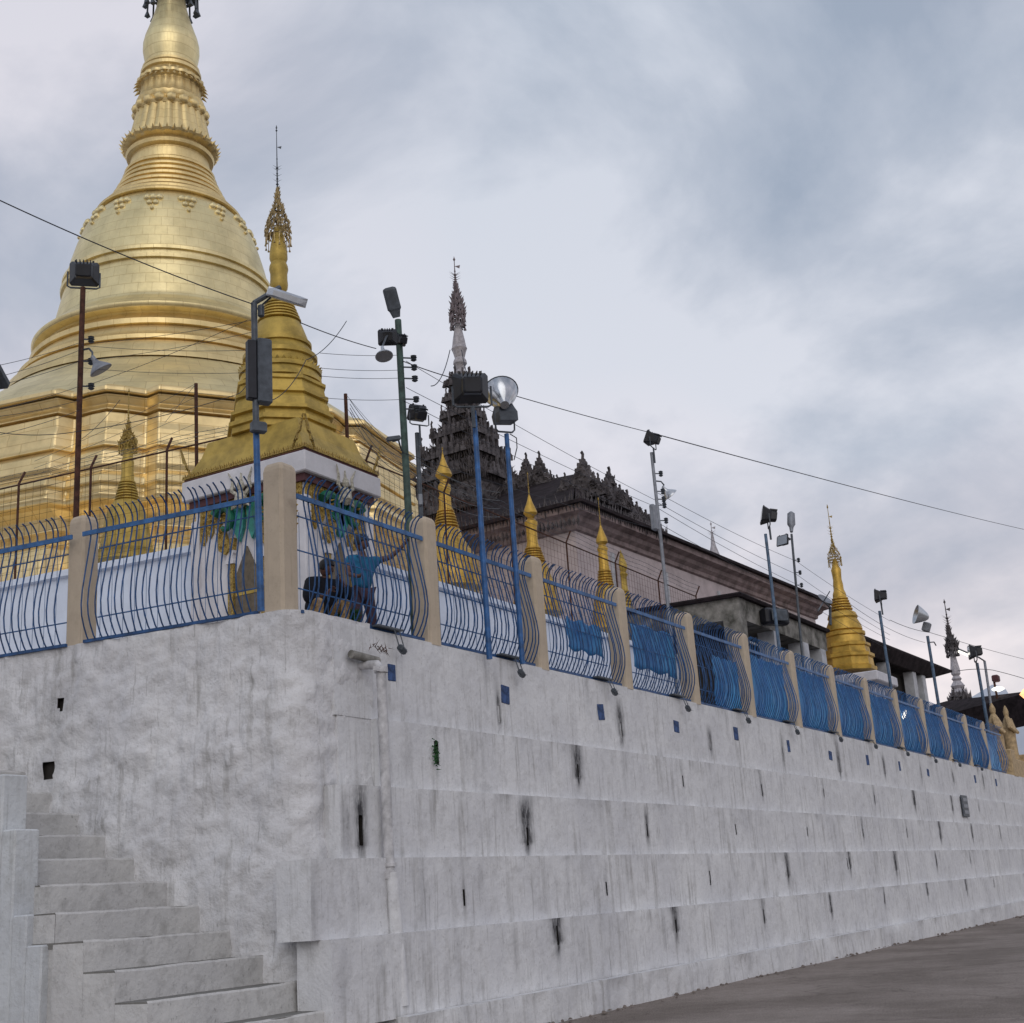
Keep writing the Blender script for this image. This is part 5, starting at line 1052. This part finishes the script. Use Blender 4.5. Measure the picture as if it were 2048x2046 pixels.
# g
yg = 9.6; base = PY(1335, 1190, yg); base.z = H; top = PY(1303, 905, yg)
t = pole('slim pole with black floodlight above the hall roof, hung with insulators and a bell shade', base, top, .032, 'steel'); head_flood(t, PY(1305, 878, yg - .05), math.radians(185), math.radians(-25), .30)
shade(t, PY(1335, 985, yg - .1), (.6, -.4, -.8), .16, 'lamp_alu', [PY(1312, 962, yg), PY(1322, 963, yg), PY(1328, 970, yg)])
b = MB()
for yy in (948, 984, 1000, 1012, 1043): f = (yy - 905) / 285; insul(t, lerp(top, PY(1335, 1190, yg), f), .06)
b = MB(); b.bbox(PY(1308, 1035, yg - .1), (.16, .1, .5), .02); b.build('meter_box', 'steel', t)
# h
yh = 9.5; base = PY(1562, 1330, yh); base.z = H; top = PY(1531, 1068, yh)
t = pole('blue grey pole with black floodlight left of the grey street lamp', base, top, .036, 'greybluepole'); head_flood(t, PY(1536, 1032, yh - .1), math.radians(205), math.radians(-12), .42)
pb = PY(1549, 1234, 10.3); sb = thing('horn_speaker', pb, 'black box speaker hanging at the pavilion eave', 'speaker'); b = MB(); b.bbox(pb, (.75, .3, .40), .05, Matrix.Rotation(-.5, 3, 'Z')); b.build('cabinet', 'black', sb); b = MB(); b.bbox(pb + Vector((-.1, -.17, 0)), (.5, .05, .28), .02, Matrix.Rotation(-.5, 3, 'Z')); b.build('grille', 'dsteel', sb)
# i
yi = 10.2; base = PY(1600, 1330, yi); base.z = H; top = PY(1583, 1068, yi)
t = pole('pole with slim grey street lamp head and a glass fronted floodlight below it', base, top, .032, 'dsteel')
a_ = PY(1583, 1064, yi); b_ = PY(1582, 1024, yi); b = MB(); b.tube([a_, lerp(a_, b_, .25), lerp(a_, b_, .4), lerp(a_, b_, .9), b_], [.04, .06, .11, .10, .04], 10); b.build('street_lamp_head', 'steel', t)
head_flood(t, PY(1570, 1084, yi - .1), math.radians(255), math.radians(-15), .34, yoke=False, deep=.3)
b = MB()
for yy in (1120, 1145, 1170): insul(t, PY(1587 + (yy - 1120) * .12, yy, yi), .06)
# j
yj = 9.5; base = PY(1779, 1350, yj); base.z = H; top = PY(1759, 1222, yj)
t = pole('blue pole with narrow black floodlight right of the far gold stupa', base, top, .042, 'greybluepole'); head_flood(t, PY(1760, 1192, yj), math.radians(190), math.radians(-5), .40); 
# k
yk = 9.5; base = PY(1875, 1390, yk); base.z = H; top = PY(1855, 1272, yk)
t = pole('blue grey pole with conical aluminium reflector lamp', base, top, .048, 'greybluepole')
aim = Vector((-.47, .82, .32)).normalized(); R_ = aim.to_track_quat('Z', 'Y').to_matrix(); pc = PY(1845, 1232, yk); m_ = mpp(pc)
b = MB(); b.lathe(pc, [(4 * m_, -12 * m_), (8 * m_, -8 * m_), (14 * m_, 2 * m_), (20 * m_, 14 * m_), (19 * m_, 14 * m_), (10 * m_, 0)], 20, mx=R_); b.build('reflector', 'lamp_alu', t)
b = MB(); b.bbox(PY(1853, 1254, yk), (.28, .22, .30), .03, Matrix.Rotation(.4, 3, 'X')); b.build('gear_box', 'steel', t)
b = MB(); b.tube([PY(1856, 1285, yk), PY(1868, 1284, yk), PY(1872, 1291, yk)], .02, 5); b.build('hook', 'dsteel', t)
# l, m
yl = 9.5; base = PY(1971, 1420, yl); base.z = H; top = PY(1954, 1326, yl)
t = pole('blue pole with dark floodlight near the tan statues', base, top, .055, 'greybluepole'); head_flood(t, PY(1949, 1304, yl - .1), math.radians(200), math.radians(0), .55)
base = PY(1979, 1410, yl + .4); base.z = H; top = PY(1969, 1322, yl + .4)
t = pole('grey pole with a lit tube light on a long arm at far right', base, top, .05, 'steel', name='tube_light_pole')
b = MB(); b.tube([top, PY(1958, 1315, yl + .4), PY(1917, 1298, yl + .3)], .03, 6); b.build('arm', 'dsteel', t)
b = MB(); b.tube([PY(1918, 1303, yl + .3), PY(1939, 1312, yl + .3)], .04, 8); b.build('tube', 'lit', t)
p = PD(1996, 1378, 62); t = thing('street_lamp', Vector((p.x, p.y, H)), 'small lit white street lamp above the far shed roof', 'lamp'); b = MB(); b.tube([(p.x, p.y, H), (p.x - .1, p.y + .1, p.z + .6)], .05, 6); b.build('pole', 'rust', t); b = MB(); b.lathe(p, [(.05, -.12), (.26, -.04), (.26, .04), (.05, .12)], 10); b.build('lamp', 'lit', t)
b = MB(); b.bbox(p + Vector((-.1, 0, .45)), (.4, .3, .3), .05); b.build('lamp_housing', 'maroon', t)
p = PD(1809, 1429, 44); p.y = FY + .22; p = PY(1809, 1429, FY + .09); b = MB(); R_ = Matrix.Rotation(math.radians(-28), 3, 'Y'); b.bbox(p, (.42, .05, .10), .01, R_); tag(b.build('tube_lamp', 'lit', loc=p), 'short lit tube lamp glowing against the blue tarpaulin', 'lamp')
p = PD(2050, 1388, 58); b = MB(); b.lathe(p, [(.05, -.2), (.22, 0), (.05, .2)], 12); tag(b.build('orange_lamp', 'orange', loc=p), 'orange lamp glowing at the right edge over the shed roof', 'lamp')
# dish
p = PY(1648, 1202, 11.0); t = thing('satellite_dish', p, 'grey satellite dish at the hall eave left of the gold stupa', 'satellite dish'); b = MB(); R_ = Vector((-.3, -.75, .75)).to_track_quat('Z', 'Y').to_matrix(); m_ = mpp(p)
b.lathe(p, [(.03, 0), (8 * m_, 1 * m_), (16 * m_, 5 * m_), (15.4 * m_, 5.4 * m_), (8 * m_, 1.6 * m_), (.02, .7 * m_)], 20, mx=R_); b.build('dish', 'steel', t)
b = MB(); b.tube([p, PY(1660, 1215, 11.1), PY(1661, 1250, 11.1)], .04, 6); b.tube([p, PY(1636, 1222, 10.9)], .02, 5); b.tube([p, p + R_ @ Vector((0, 0, .35))], .015, 5); b.build('mast', 'dsteel', t)
# lamp corner at left edge
p = PD(-6, 752, 15.0); t = thing('street_lamp', p, 'grey street lamp head cut off by the left edge', 'lamp'); b = MB(); b.bbox(p, (.34, .18, .12), .03, Matrix.Rotation(.4, 3, 'Z') @ Matrix.Rotation(.5, 3, 'Y')); b.build('head', 'dsteel', t)
b = MB(); b.tube([p, PD(-60, 800, 15), PD(-62, 1100, 15)], .03, 6); b.build('pole', 'dsteel', t)

# ------------------------------------------------------------------ cables
def cable(pts, sag, r, label, n=24, m='wire'):
    b = MB(); P = []
    for i in range(len(pts) - 1):
        a_, c_ = Vector(pts[i]), Vector(pts[i + 1])
        for q in range(n + (i == len(pts) - 2)):
            f = q / n; p = a_ * (1 - f) + c_ * f; p.z -= sag * 4 * f * (1 - f); P.append(p)
    b.tube(P, r * .7, 5); o = b.build('cable', m, loc=P[0]); tag(o, label, 'cable', 'overhead cables'); return o
cable([PD(-40, 382, 12), PY(505, 608, 8.86)], .05, .009, 'thick black cable crossing in front of the great stupa to the corner pole')
cable([PY(600, 645, 8.9), PY(752, 697, 9.4)], .02, .009, 'thick black cable from behind the corner pole to the green pole')
cable([PY(805, 722, 9.4), PY(940, 765, 8.9), PY(1300, 865, 9.6)], .02, .010, 'thick black cable from the green pole past the big floodlight')
cable([PY(1300, 865, 9.6), PY(2100, 1070, 9.4)], .10, .016, 'long thick black cable crossing the open sky to the right edge')
for k, (x0, y0, x1, y1) in enumerate(((812, 722, 1310, 1000), (812, 775, 1312, 1014), (808, 802, 1316, 1044), (806, 905, 1320, 1060))):
    cable([PY(x0, y0, 9.4), PY(x1, y1, 9.6)], .05, .006, 'thin wire from the green pole to the hall side pole, %s from top' % ordn(k))
for k, (y0, y1, y2) in enumerate(((984, 1122, 1262), (1003, 1148, 1290), (1014, 1168, 1300), (1043, 1190, 1320))):
    cable([PY(1312, y0, 9.6), PY(1592, y1, 10.2), PY(1780, y2 - 20, 9.8)], .06, .007, 'thin wire beyond the hall side pole, %s from top' % ordn(k))
cable([PY(1780, 1240, 9.8), PY(1860, 1265, 9.6), PY(2100, 1330, 9.4)], .06, .012, 'thin wire sloping to the far right edge')
cable([PY(1700, 1208, 9.8), PY(1850, 1285, 9.6)], .15, .009, 'slack thin wire between the two far right lamps')
cable([PY(1915, 1342, 9.8), PY(1985, 1340, 9.8), PY(2100, 1375, 9.6)], -.05, .018, 'wavy thick cable behind the farthest lamp pole')
for k, yy in enumerate((706, 736, 752, 795)):
    cable([PY(640, yy, 9.5), PY(800, yy + 4, 9.5)], .02, .005, 'thin horizontal wire from the shrine stupa to the green pole, %s from top' % ordn(k))
for k, (y0, y1) in enumerate(((728, 685), (752, 700), (768, 722), (815, 772), (828, 800), (868, 820))):
    cable([PD(-30, y0 + 8, 15), PD(160, y1, 17.2)], .03, .005, 'thin wire from the left edge to the rusty pole, %s from top' % ordn(k))
for k, (y0, x1, y1) in enumerate(((688, 505, 640), (722, 505, 664), (690, 505, 700), (735, 505, 745), (775, 495, 640), (880, 240, 800))):
    cable([PD(160, y0, 17.2), PY(x1, y1, 9.2)], .04, .0045, 'thin wire from the rusty pole toward the corner pole, %s of six' % ordn(k))
cable([PD(-20, 862, 15.5), PD(160, 862, 15.8), PD(470, 790, 16), PY(505, 750, 8.9)], .05, .007, 'slack dark cable drooping across the great stupa terraces')
cable([PY(693, 642, 9), PY(612, 720, 8.95), PY(545, 800, 8.9)], .08, .007, 'loose curved cable hanging beside the shrine stupa')
for k, (x0, x1, y1) in enumerate(((895, 862, 772), (918, 945, 765))): cable([PD(x0 + 5, 700, 37.2), PD(x1, y1, 34)], .3, .02, 'stay wire of the pale tower spire, %s one' % ('left', 'right')[k])

# ------------------------------------------------------------------ mesh fence and barbed wire on the plinth
def netting(name, a, bpt, h, label, du=.15, posts=5, arms=True, strands=3):
    a = Vector(a); bpt = Vector(bpt); u = (bpt - a); L_ = u.length; u /= L_; Z = Vector((0, 0, 1))
    t = thing(name, a, label, 'mesh fence'); b = MB(); n = int(L_ / du)
    for i in range(n + 1): p = a + u * (L_ * i / n); b.tube([p, p + Z * h], .0028, 3, False, False)
    for i in range(int(h / du) + 1): b.tube([a + Z * (i * du), bpt + Z * (i * du)], .0028, 3, False, False)
    b.build('mesh', 'rust', t)
    b = MB()
    for f in range(posts): b = MB(); p = a + u * (L_ * f / (posts - 1)); b.tube([p - Z * .05, p + Z * (h + .02), p + Z * (h + .25) + u.cross(Z) * .12], .02, 6); b.build('post', 'rust', t)
    b = MB(); b.tube([a + Z * h, bpt + Z * h], .015, 5); b.build('top_rail', 'rust', t)
    b = MB()
    for s_ in range(strands):
        z_ = h + .08 * (s_ + 1); o_ = u.cross(Z) * .04 * (s_ + 1); m_ = int(L_ / .35)
        b.tube([a + Z * z_ + o_ + u * (L_ * i / m_) - Z * .015 * math.sin(i * 1.3) for i in range(m_ + 1)], .004, 4)
        for i in range(m_ * 2): p = a + Z * z_ + o_ + u * (L_ * (i + .5) / (m_ * 2)); b.spike(p, Vector((random.uniform(-1, 1), random.uniform(-1, 1), random.uniform(-1, 1))), .035, .004)
    b.build('barbed_wire', 'dsteel', t)
LZ = pz
l0 = lp(1.2 + 3, LOFF - .1, LZ); l1 = lp(12, LOFF - .1, LZ)
dd = ray(191, 935); tt = LN.dot(Vector((AX, AY, 0)) + LN * (LOFF - .1) - Vector((CAM.x, CAM.y, 0))) / LN.dot(dd); hz = (CAM + dd * tt).z - LZ
netting('mesh_fence', lp(3.2, LOFF - .1, LZ), lp(12, LOFF - .1, LZ), max(.8, hz), 'rusty mesh fence with barbed wire before the great stupa at left', posts=7)
netting('mesh_fence', (14.5, 12.25, LZ), (31.0, 12.4, LZ), PY(761, 932, 12.25).z - LZ if PY(761, 932, 12.25).z - LZ < 3 else 1.6, 'rusty mesh fence with barbed wire behind the right hand railing', posts=8)
def bpost(px, py0, py1, d_, label):
    a_ = PD(px[0], py0, d_); c_ = PD(px[1], py1, d_); t = thing('wire_post', c_, label, 'post', 'barbed wire posts'); b = MB(); b.tube([c_ - Vector((0, 0, .8)), a_], .03, 6); b.build('post', 'rust', t); return a_, c_
A1 = bpost((392, 394), 767, 900, 20.5, 'tall thin rusty wire post in front of the great stupa terraces')
A2 = bpost((691, 697), 788, 925, 19.0, 'rusty wire post behind the right side of the shrine roof')
for k in range(4):
    cable([PD(700, 800 + 8 * k, 19.0), PY(810, 905 + k * 14, 10.2), PY(1000, 985 + k * 16, 12.2)], .12 + .03 * k, .007, 'loose light string sloping from the shrine post past the green pole, %s from top' % ordn(k), m='dsteel')
for k in range(5):
    f = k / 5; cable([lerp(*A1, f), lp(7.2, LOFF, LZ + max(.8, hz) + .3 - .12 * k)], .05, .0045, 'barbed strand from the tall rusty post down to the left mesh fence, %s from top' % ordn(k), m='dsteel')
    cable([lerp(*A2, f), PY(835, 940 + k * 14, 10.2)], .05, .0045, 'barbed strand from the shrine post down to the green pole, %s from top' % ordn(k), m='dsteel')
cable([lerp(*A1, 0), PD(330, 845, 20)], 0.0, .005, 'short stay wire beside the tall rusty post', m='dsteel')

# ------------------------------------------------------------------ people
def skinned(name, joints, bones, m, parent, sub=2):
    me = bpy.data.meshes.new(name); me.from_pydata([j[0] for j in joints], bones, []); me.materials.append(MT[m])
    o = bpy.data.objects.new(name, me); COL.objects.link(o)
    md = o.modifiers.new('skin', 'SKIN'); md.use_smooth_shade = True
    if not me.skin_vertices: me.attributes  # layer is made by the modifier
    for i, j in enumerate(joints):
        sv = me.skin_vertices[0].data[i]; r = j[1]; sv.radius = r if isinstance(r, tuple) else (r, r); sv.use_root = (i == 0)
    s_ = o.modifiers.new('sub', 'SUBSURF'); s_.levels = sub; s_.render_levels = sub
    o.parent = parent; return o
def blob(name, c, rad, m, parent, R_=None, fn=None, n=16):
    b = MB(); vs = []; ns = n
    b.lathe((0, 0, 0), [(math.sin(math.pi * i / ns) + 1e-3, -math.cos(math.pi * i / ns)) for i in range(ns + 1)], 18)
    R_ = R_ or Matrix.Identity(3); b.v = [tuple(R_ @ Vector((fn(Vector(v)) if fn else Vector(v))[k] * rad[k] for k in range(3)) + Vector(c)) for v in b.v]
    o = b.build(name, m, None); o.parent = parent; return o
def person(loc, yaw, pose, label, top_m, leg_m, sc_=1.0, bulk=1.1):
    """pose: dict of joints in metres, local x right, -y forward, z up"""
    t = thing('person', loc, label, 'person'); t.rotation_euler = (0, 0, yaw); t.scale = (sc_,) * 3
    J = pose
    def chain(names, rad): return [(Vector(J[n_]), r) for n_, r in zip(names, rad)]
    # body: one continuous skinned figure
    names = ['pelvis', 'waist', 'chest', 'neck', 'head0', 'shL', 'elL', 'wrL', 'hdL', 'shR', 'elR', 'wrR', 'hdR', 'hipL', 'knL', 'anL', 'toL', 'hipR', 'knR', 'anR', 'toR']
    rad = dict(pelvis=(.125, .10), waist=(.115, .09), chest=(.145, .10), neck=.05, head0=.055, shL=.058, elL=.042, wrL=.028, hdL=.030, shR=.058, elR=.042, wrR=.028, hdR=.030, hipL=.085, knL=.056, anL=.036, toL=.032, hipR=.085, knR=.056, anR=.036, toR=.032)
    idx = {n_: i for i, n_ in enumerate(names)}
    bones = [('pelvis', 'waist'), ('waist', 'chest'), ('chest', 'neck'), ('neck', 'head0'), ('chest', 'shL'), ('shL', 'elL'), ('elL', 'wrL'), ('wrL', 'hdL'), ('chest', 'shR'), ('shR', 'elR'), ('elR', 'wrR'), ('wrR', 'hdR'), ('pelvis', 'hipL'), ('hipL', 'knL'), ('knL', 'anL'), ('anL', 'toL'), ('pelvis', 'hipR'), ('hipR', 'knR'), ('knR', 'anR'), ('anR', 'toR')]
    bd = skinned('body', [(J[n_], rad[n_]) for n_ in names], [(idx[a_], idx[b_]) for a_, b_ in bones], 'skin', t)
    # fingers
    for sd_ in ('L', 'R'):
        h = Vector(J['hd' + sd_]); d_ = (h - Vector(J['wr' + sd_])).normalized(); s_ = d_.cross(Vector((0, 1, 0.2))).normalized(); c_ = s_.cross(d_).normalized()
        js = []; bs = []
        for q in range(5):
            o_ = h + s_ * (.018 * (q - 1.5)) if q < 4 else h - d_ * .02 + s_ * -.03
            l_ = (.055, .062, .058, .046, .045)[q]; dir_ = d_ if q < 4 else (d_ * .6 - s_).normalized()
            k_ = len(js); js += [(o_, .011), (o_ + dir_ * l_ * .6, .0095), (o_ + dir_ * l_ * .8 + c_ * -l_ * .4, .008)]; bs += [(k_, k_ + 1), (k_ + 1, k_ + 2)]
        for q in range(5):
            mm_ = skinned('finger', js[q * 3:q * 3 + 3], [(0, 1), (1, 2)], 'skin', bd, 1)
    hc = Vector(J['head']); Rh = Matrix.Rotation(J.get('hyaw', 0), 3, 'Z') @ Matrix.Rotation(J.get('hpitch', 0), 3, 'X')
    def headf(v):
        v = v.copy(); 
        if v.z < 0: v.x *= 1 - .28 * v.z * v.z; v.y = v.y * (1 - .12 * v.z * v.z) 
        if v.y < -.5 and abs(v.x) < .25: v.y -= .16 * math.exp(-((v.z + .12) / .2) ** 2)
        return v
    blob('head', hc, (.078, .098, .118), 'skin', bd, Rh, headf)
    for sg in (-1, 1):
        blob('ear', hc + Rh @ Vector((sg * .08, .01, -.005)), (.012, .022, .032), 'skin', bd, Rh, n=8)
        blob('eye', hc + Rh @ Vector((sg * .030, -.088, .012)), (.012, .008, .008), 'hair', bd, Rh, n=8)
    blob('mouth', hc + Rh @ Vector((0, -.088, -.055)), (.024, .008, .006), 'maroon', bd, Rh, n=8)
    def hairf(v):
        v = v.copy(); cut = .10 if v.y < 0 else -.45
        if v.y < -.45 : cut = .28
        if v.z < cut: v.z = cut + (v.z - cut) * .05; v.x *= .9; v.y *= .85
        return v * (1 + .05 * noise.noise(v * 3))
    blob('hair', hc + Rh @ Vector((0, .008, .014)), (.098, .116, .130), 'hair', t, Rh, hairf, 24)
    # clothing: slightly larger skins over trunk and sleeves
    tn = ['pelvis', 'waist', 'chest', 'neck0', 'shL', 'elL0', 'shR', 'elR0']; J['neck0'] = lerp(J['chest'], J['neck'], .55)
    fl_ = J.get('sleeve', .45); J['elL0'] = lerp(J['shL'], J['elL'], fl_) if fl_ <= 1 else lerp(J['elL'], J['wrL'], fl_ - 1); J['elR0'] = lerp(J['shR'], J['elR'], fl_) if fl_ <= 1 else lerp(J['elR'], J['wrR'], fl_ - 1)
    rd = dict(pelvis=(.150, .125), waist=(.145, .115), chest=(.165, .122), neck0=.06, shL=.082, elL0=.062, shR=.082, elR0=.062)
    if fl_ > 1:
        tn = ['pelvis', 'waist', 'chest', 'neck0', 'shL', 'elL', 'elL0', 'shR', 'elR', 'elR0']; rd.update(elL=.062, elR=.062, elL0=.042, elR0=.042)
        bs = [(0, 1), (1, 2), (2, 3), (2, 4), (4, 5), (5, 6), (2, 7), (7, 8), (8, 9)]
    else: bs = [(0, 1), (1, 2), (2, 3), (2, 4), (4, 5), (2, 6), (6, 7)]
    if bulk > 1.3: rd.update(pelvis=(.15, .15), waist=(.14, .13), chest=(.13, .11))
    rd = {k_: (tuple(q * bulk for q in v_) if isinstance(v_, tuple) else v_ * bulk) for k_, v_ in rd.items()}
    skinned('shirt', [(J[n_], rd[n_]) for n_ in tn], bs, top_m, t)
    tn = ['pelvis', 'hipL', 'knL', 'anL0', 'hipR', 'knR', 'anR0']; J['anL0'] = lerp(J['knL'], J['anL'], .85); J['anR0'] = lerp(J['knR'], J['anR'], .85)
    rd = dict(pelvis=(.142, .12), hipL=.105, knL=.078, anL0=.062, hipR=.105, knR=.078, anR0=.062)
    skinned('trousers', [(J[n_], rd[n_]) for n_ in tn], [(0, 1), (1, 2), (2, 3), (0, 4), (4, 5), (5, 6)], leg_m, t)
    return t
# seated man in black behind the corner: sits on the ledge, knees up, one hand near the mouth
sit = dict(pelvis=(0, .12, .30), waist=(0, .06, .45), chest=(0, -.06, .66), neck=(0, -.13, .80), head0=(0, -.15, .86), head=(0, -.18, .93), hyaw=.9, hpitch=.35,
           shL=(-.18, -.07, .71), elL=(-.26, -.14, .48), wrL=(-.10, -.34, .50), hdL=(-.04, -.43, .58), shR=(.18, -.07, .71), elR=(.34, -.20, .52), wrR=(.16, -.36, .70), hdR=(.10, -.37, .76),
           hipL=(-.10, .08, .28), knL=(-.20, -.34, .44), anL=(-.17, -.28, .08), toL=(-.19, -.42, .04), hipR=(.10, .08, .28), knR=(.20, -.36, .44), anR=(.18, -.30, .08), toR=(.20, -.44, .04), sleeve=1.8)
pp_ = PY(632, 1137, 9.6); hz_ = pp_.z - H
person((pp_.x + .10, pp_.y, H), math.radians(-28), sit, 'man in black long sleeves crouching behind the corner railing', 'blackcloth', 'tancloth', (hz_) / .95, 1.65)
stn = dict(pelvis=(0, 0, .84), waist=(0, .0, 1.0), chest=(0, -.02, 1.22), neck=(0, -.05, 1.39), head0=(-.02, -.07, 1.45), head=(-.03, -.09, 1.54), hyaw=.9, hpitch=.3,
           shL=(-.19, -.02, 1.29), elL=(-.28, -.10, 1.06), wrL=(-.22, -.30, .98), hdL=(-.20, -.37, .98), shR=(.19, -.02, 1.30), elR=(.42, -.12, 1.36), wrR=(.58, -.22, 1.52), hdR=(.62, -.25, 1.59),
           hipL=(-.09, 0, .80), knL=(-.12, -.06, .45), anL=(-.11, 0, .08), toL=(-.12, -.14, .03), hipR=(.09, 0, .80), knR=(.12, -.06, .45), anR=(.11, 0, .08), toR=(.13, -.14, .03), sleeve=.5)
pq = PY(716, 1087, 9.75)
person((pq.x + .05, pq.y, H), math.radians(-25), stn, 'boy in a blue shirt standing with one arm raised to the railing', 'bluecloth', 'navycloth', (pq.z - H) / 1.55)
p = PY(694, 1240, 9.4); b = MB()
for k in range(420):
    a_ = random.random() * 6.28; r = random.random() ** .5 * .20; z = random.random() * .24; b.spike((p.x + r * math.cos(a_) * (1 - z), p.y + r * math.sin(a_) * .6, H + .05 + z), (math.cos(a_) * .5, math.sin(a_) * .5, random.uniform(-.3, 1)), random.uniform(.04, .09), .012)
tag(b.build('potted_grass', 'leaf', loc=(p.x, p.y, H)), 'tuft of green plants at the feet of the boy in blue', 'plant')
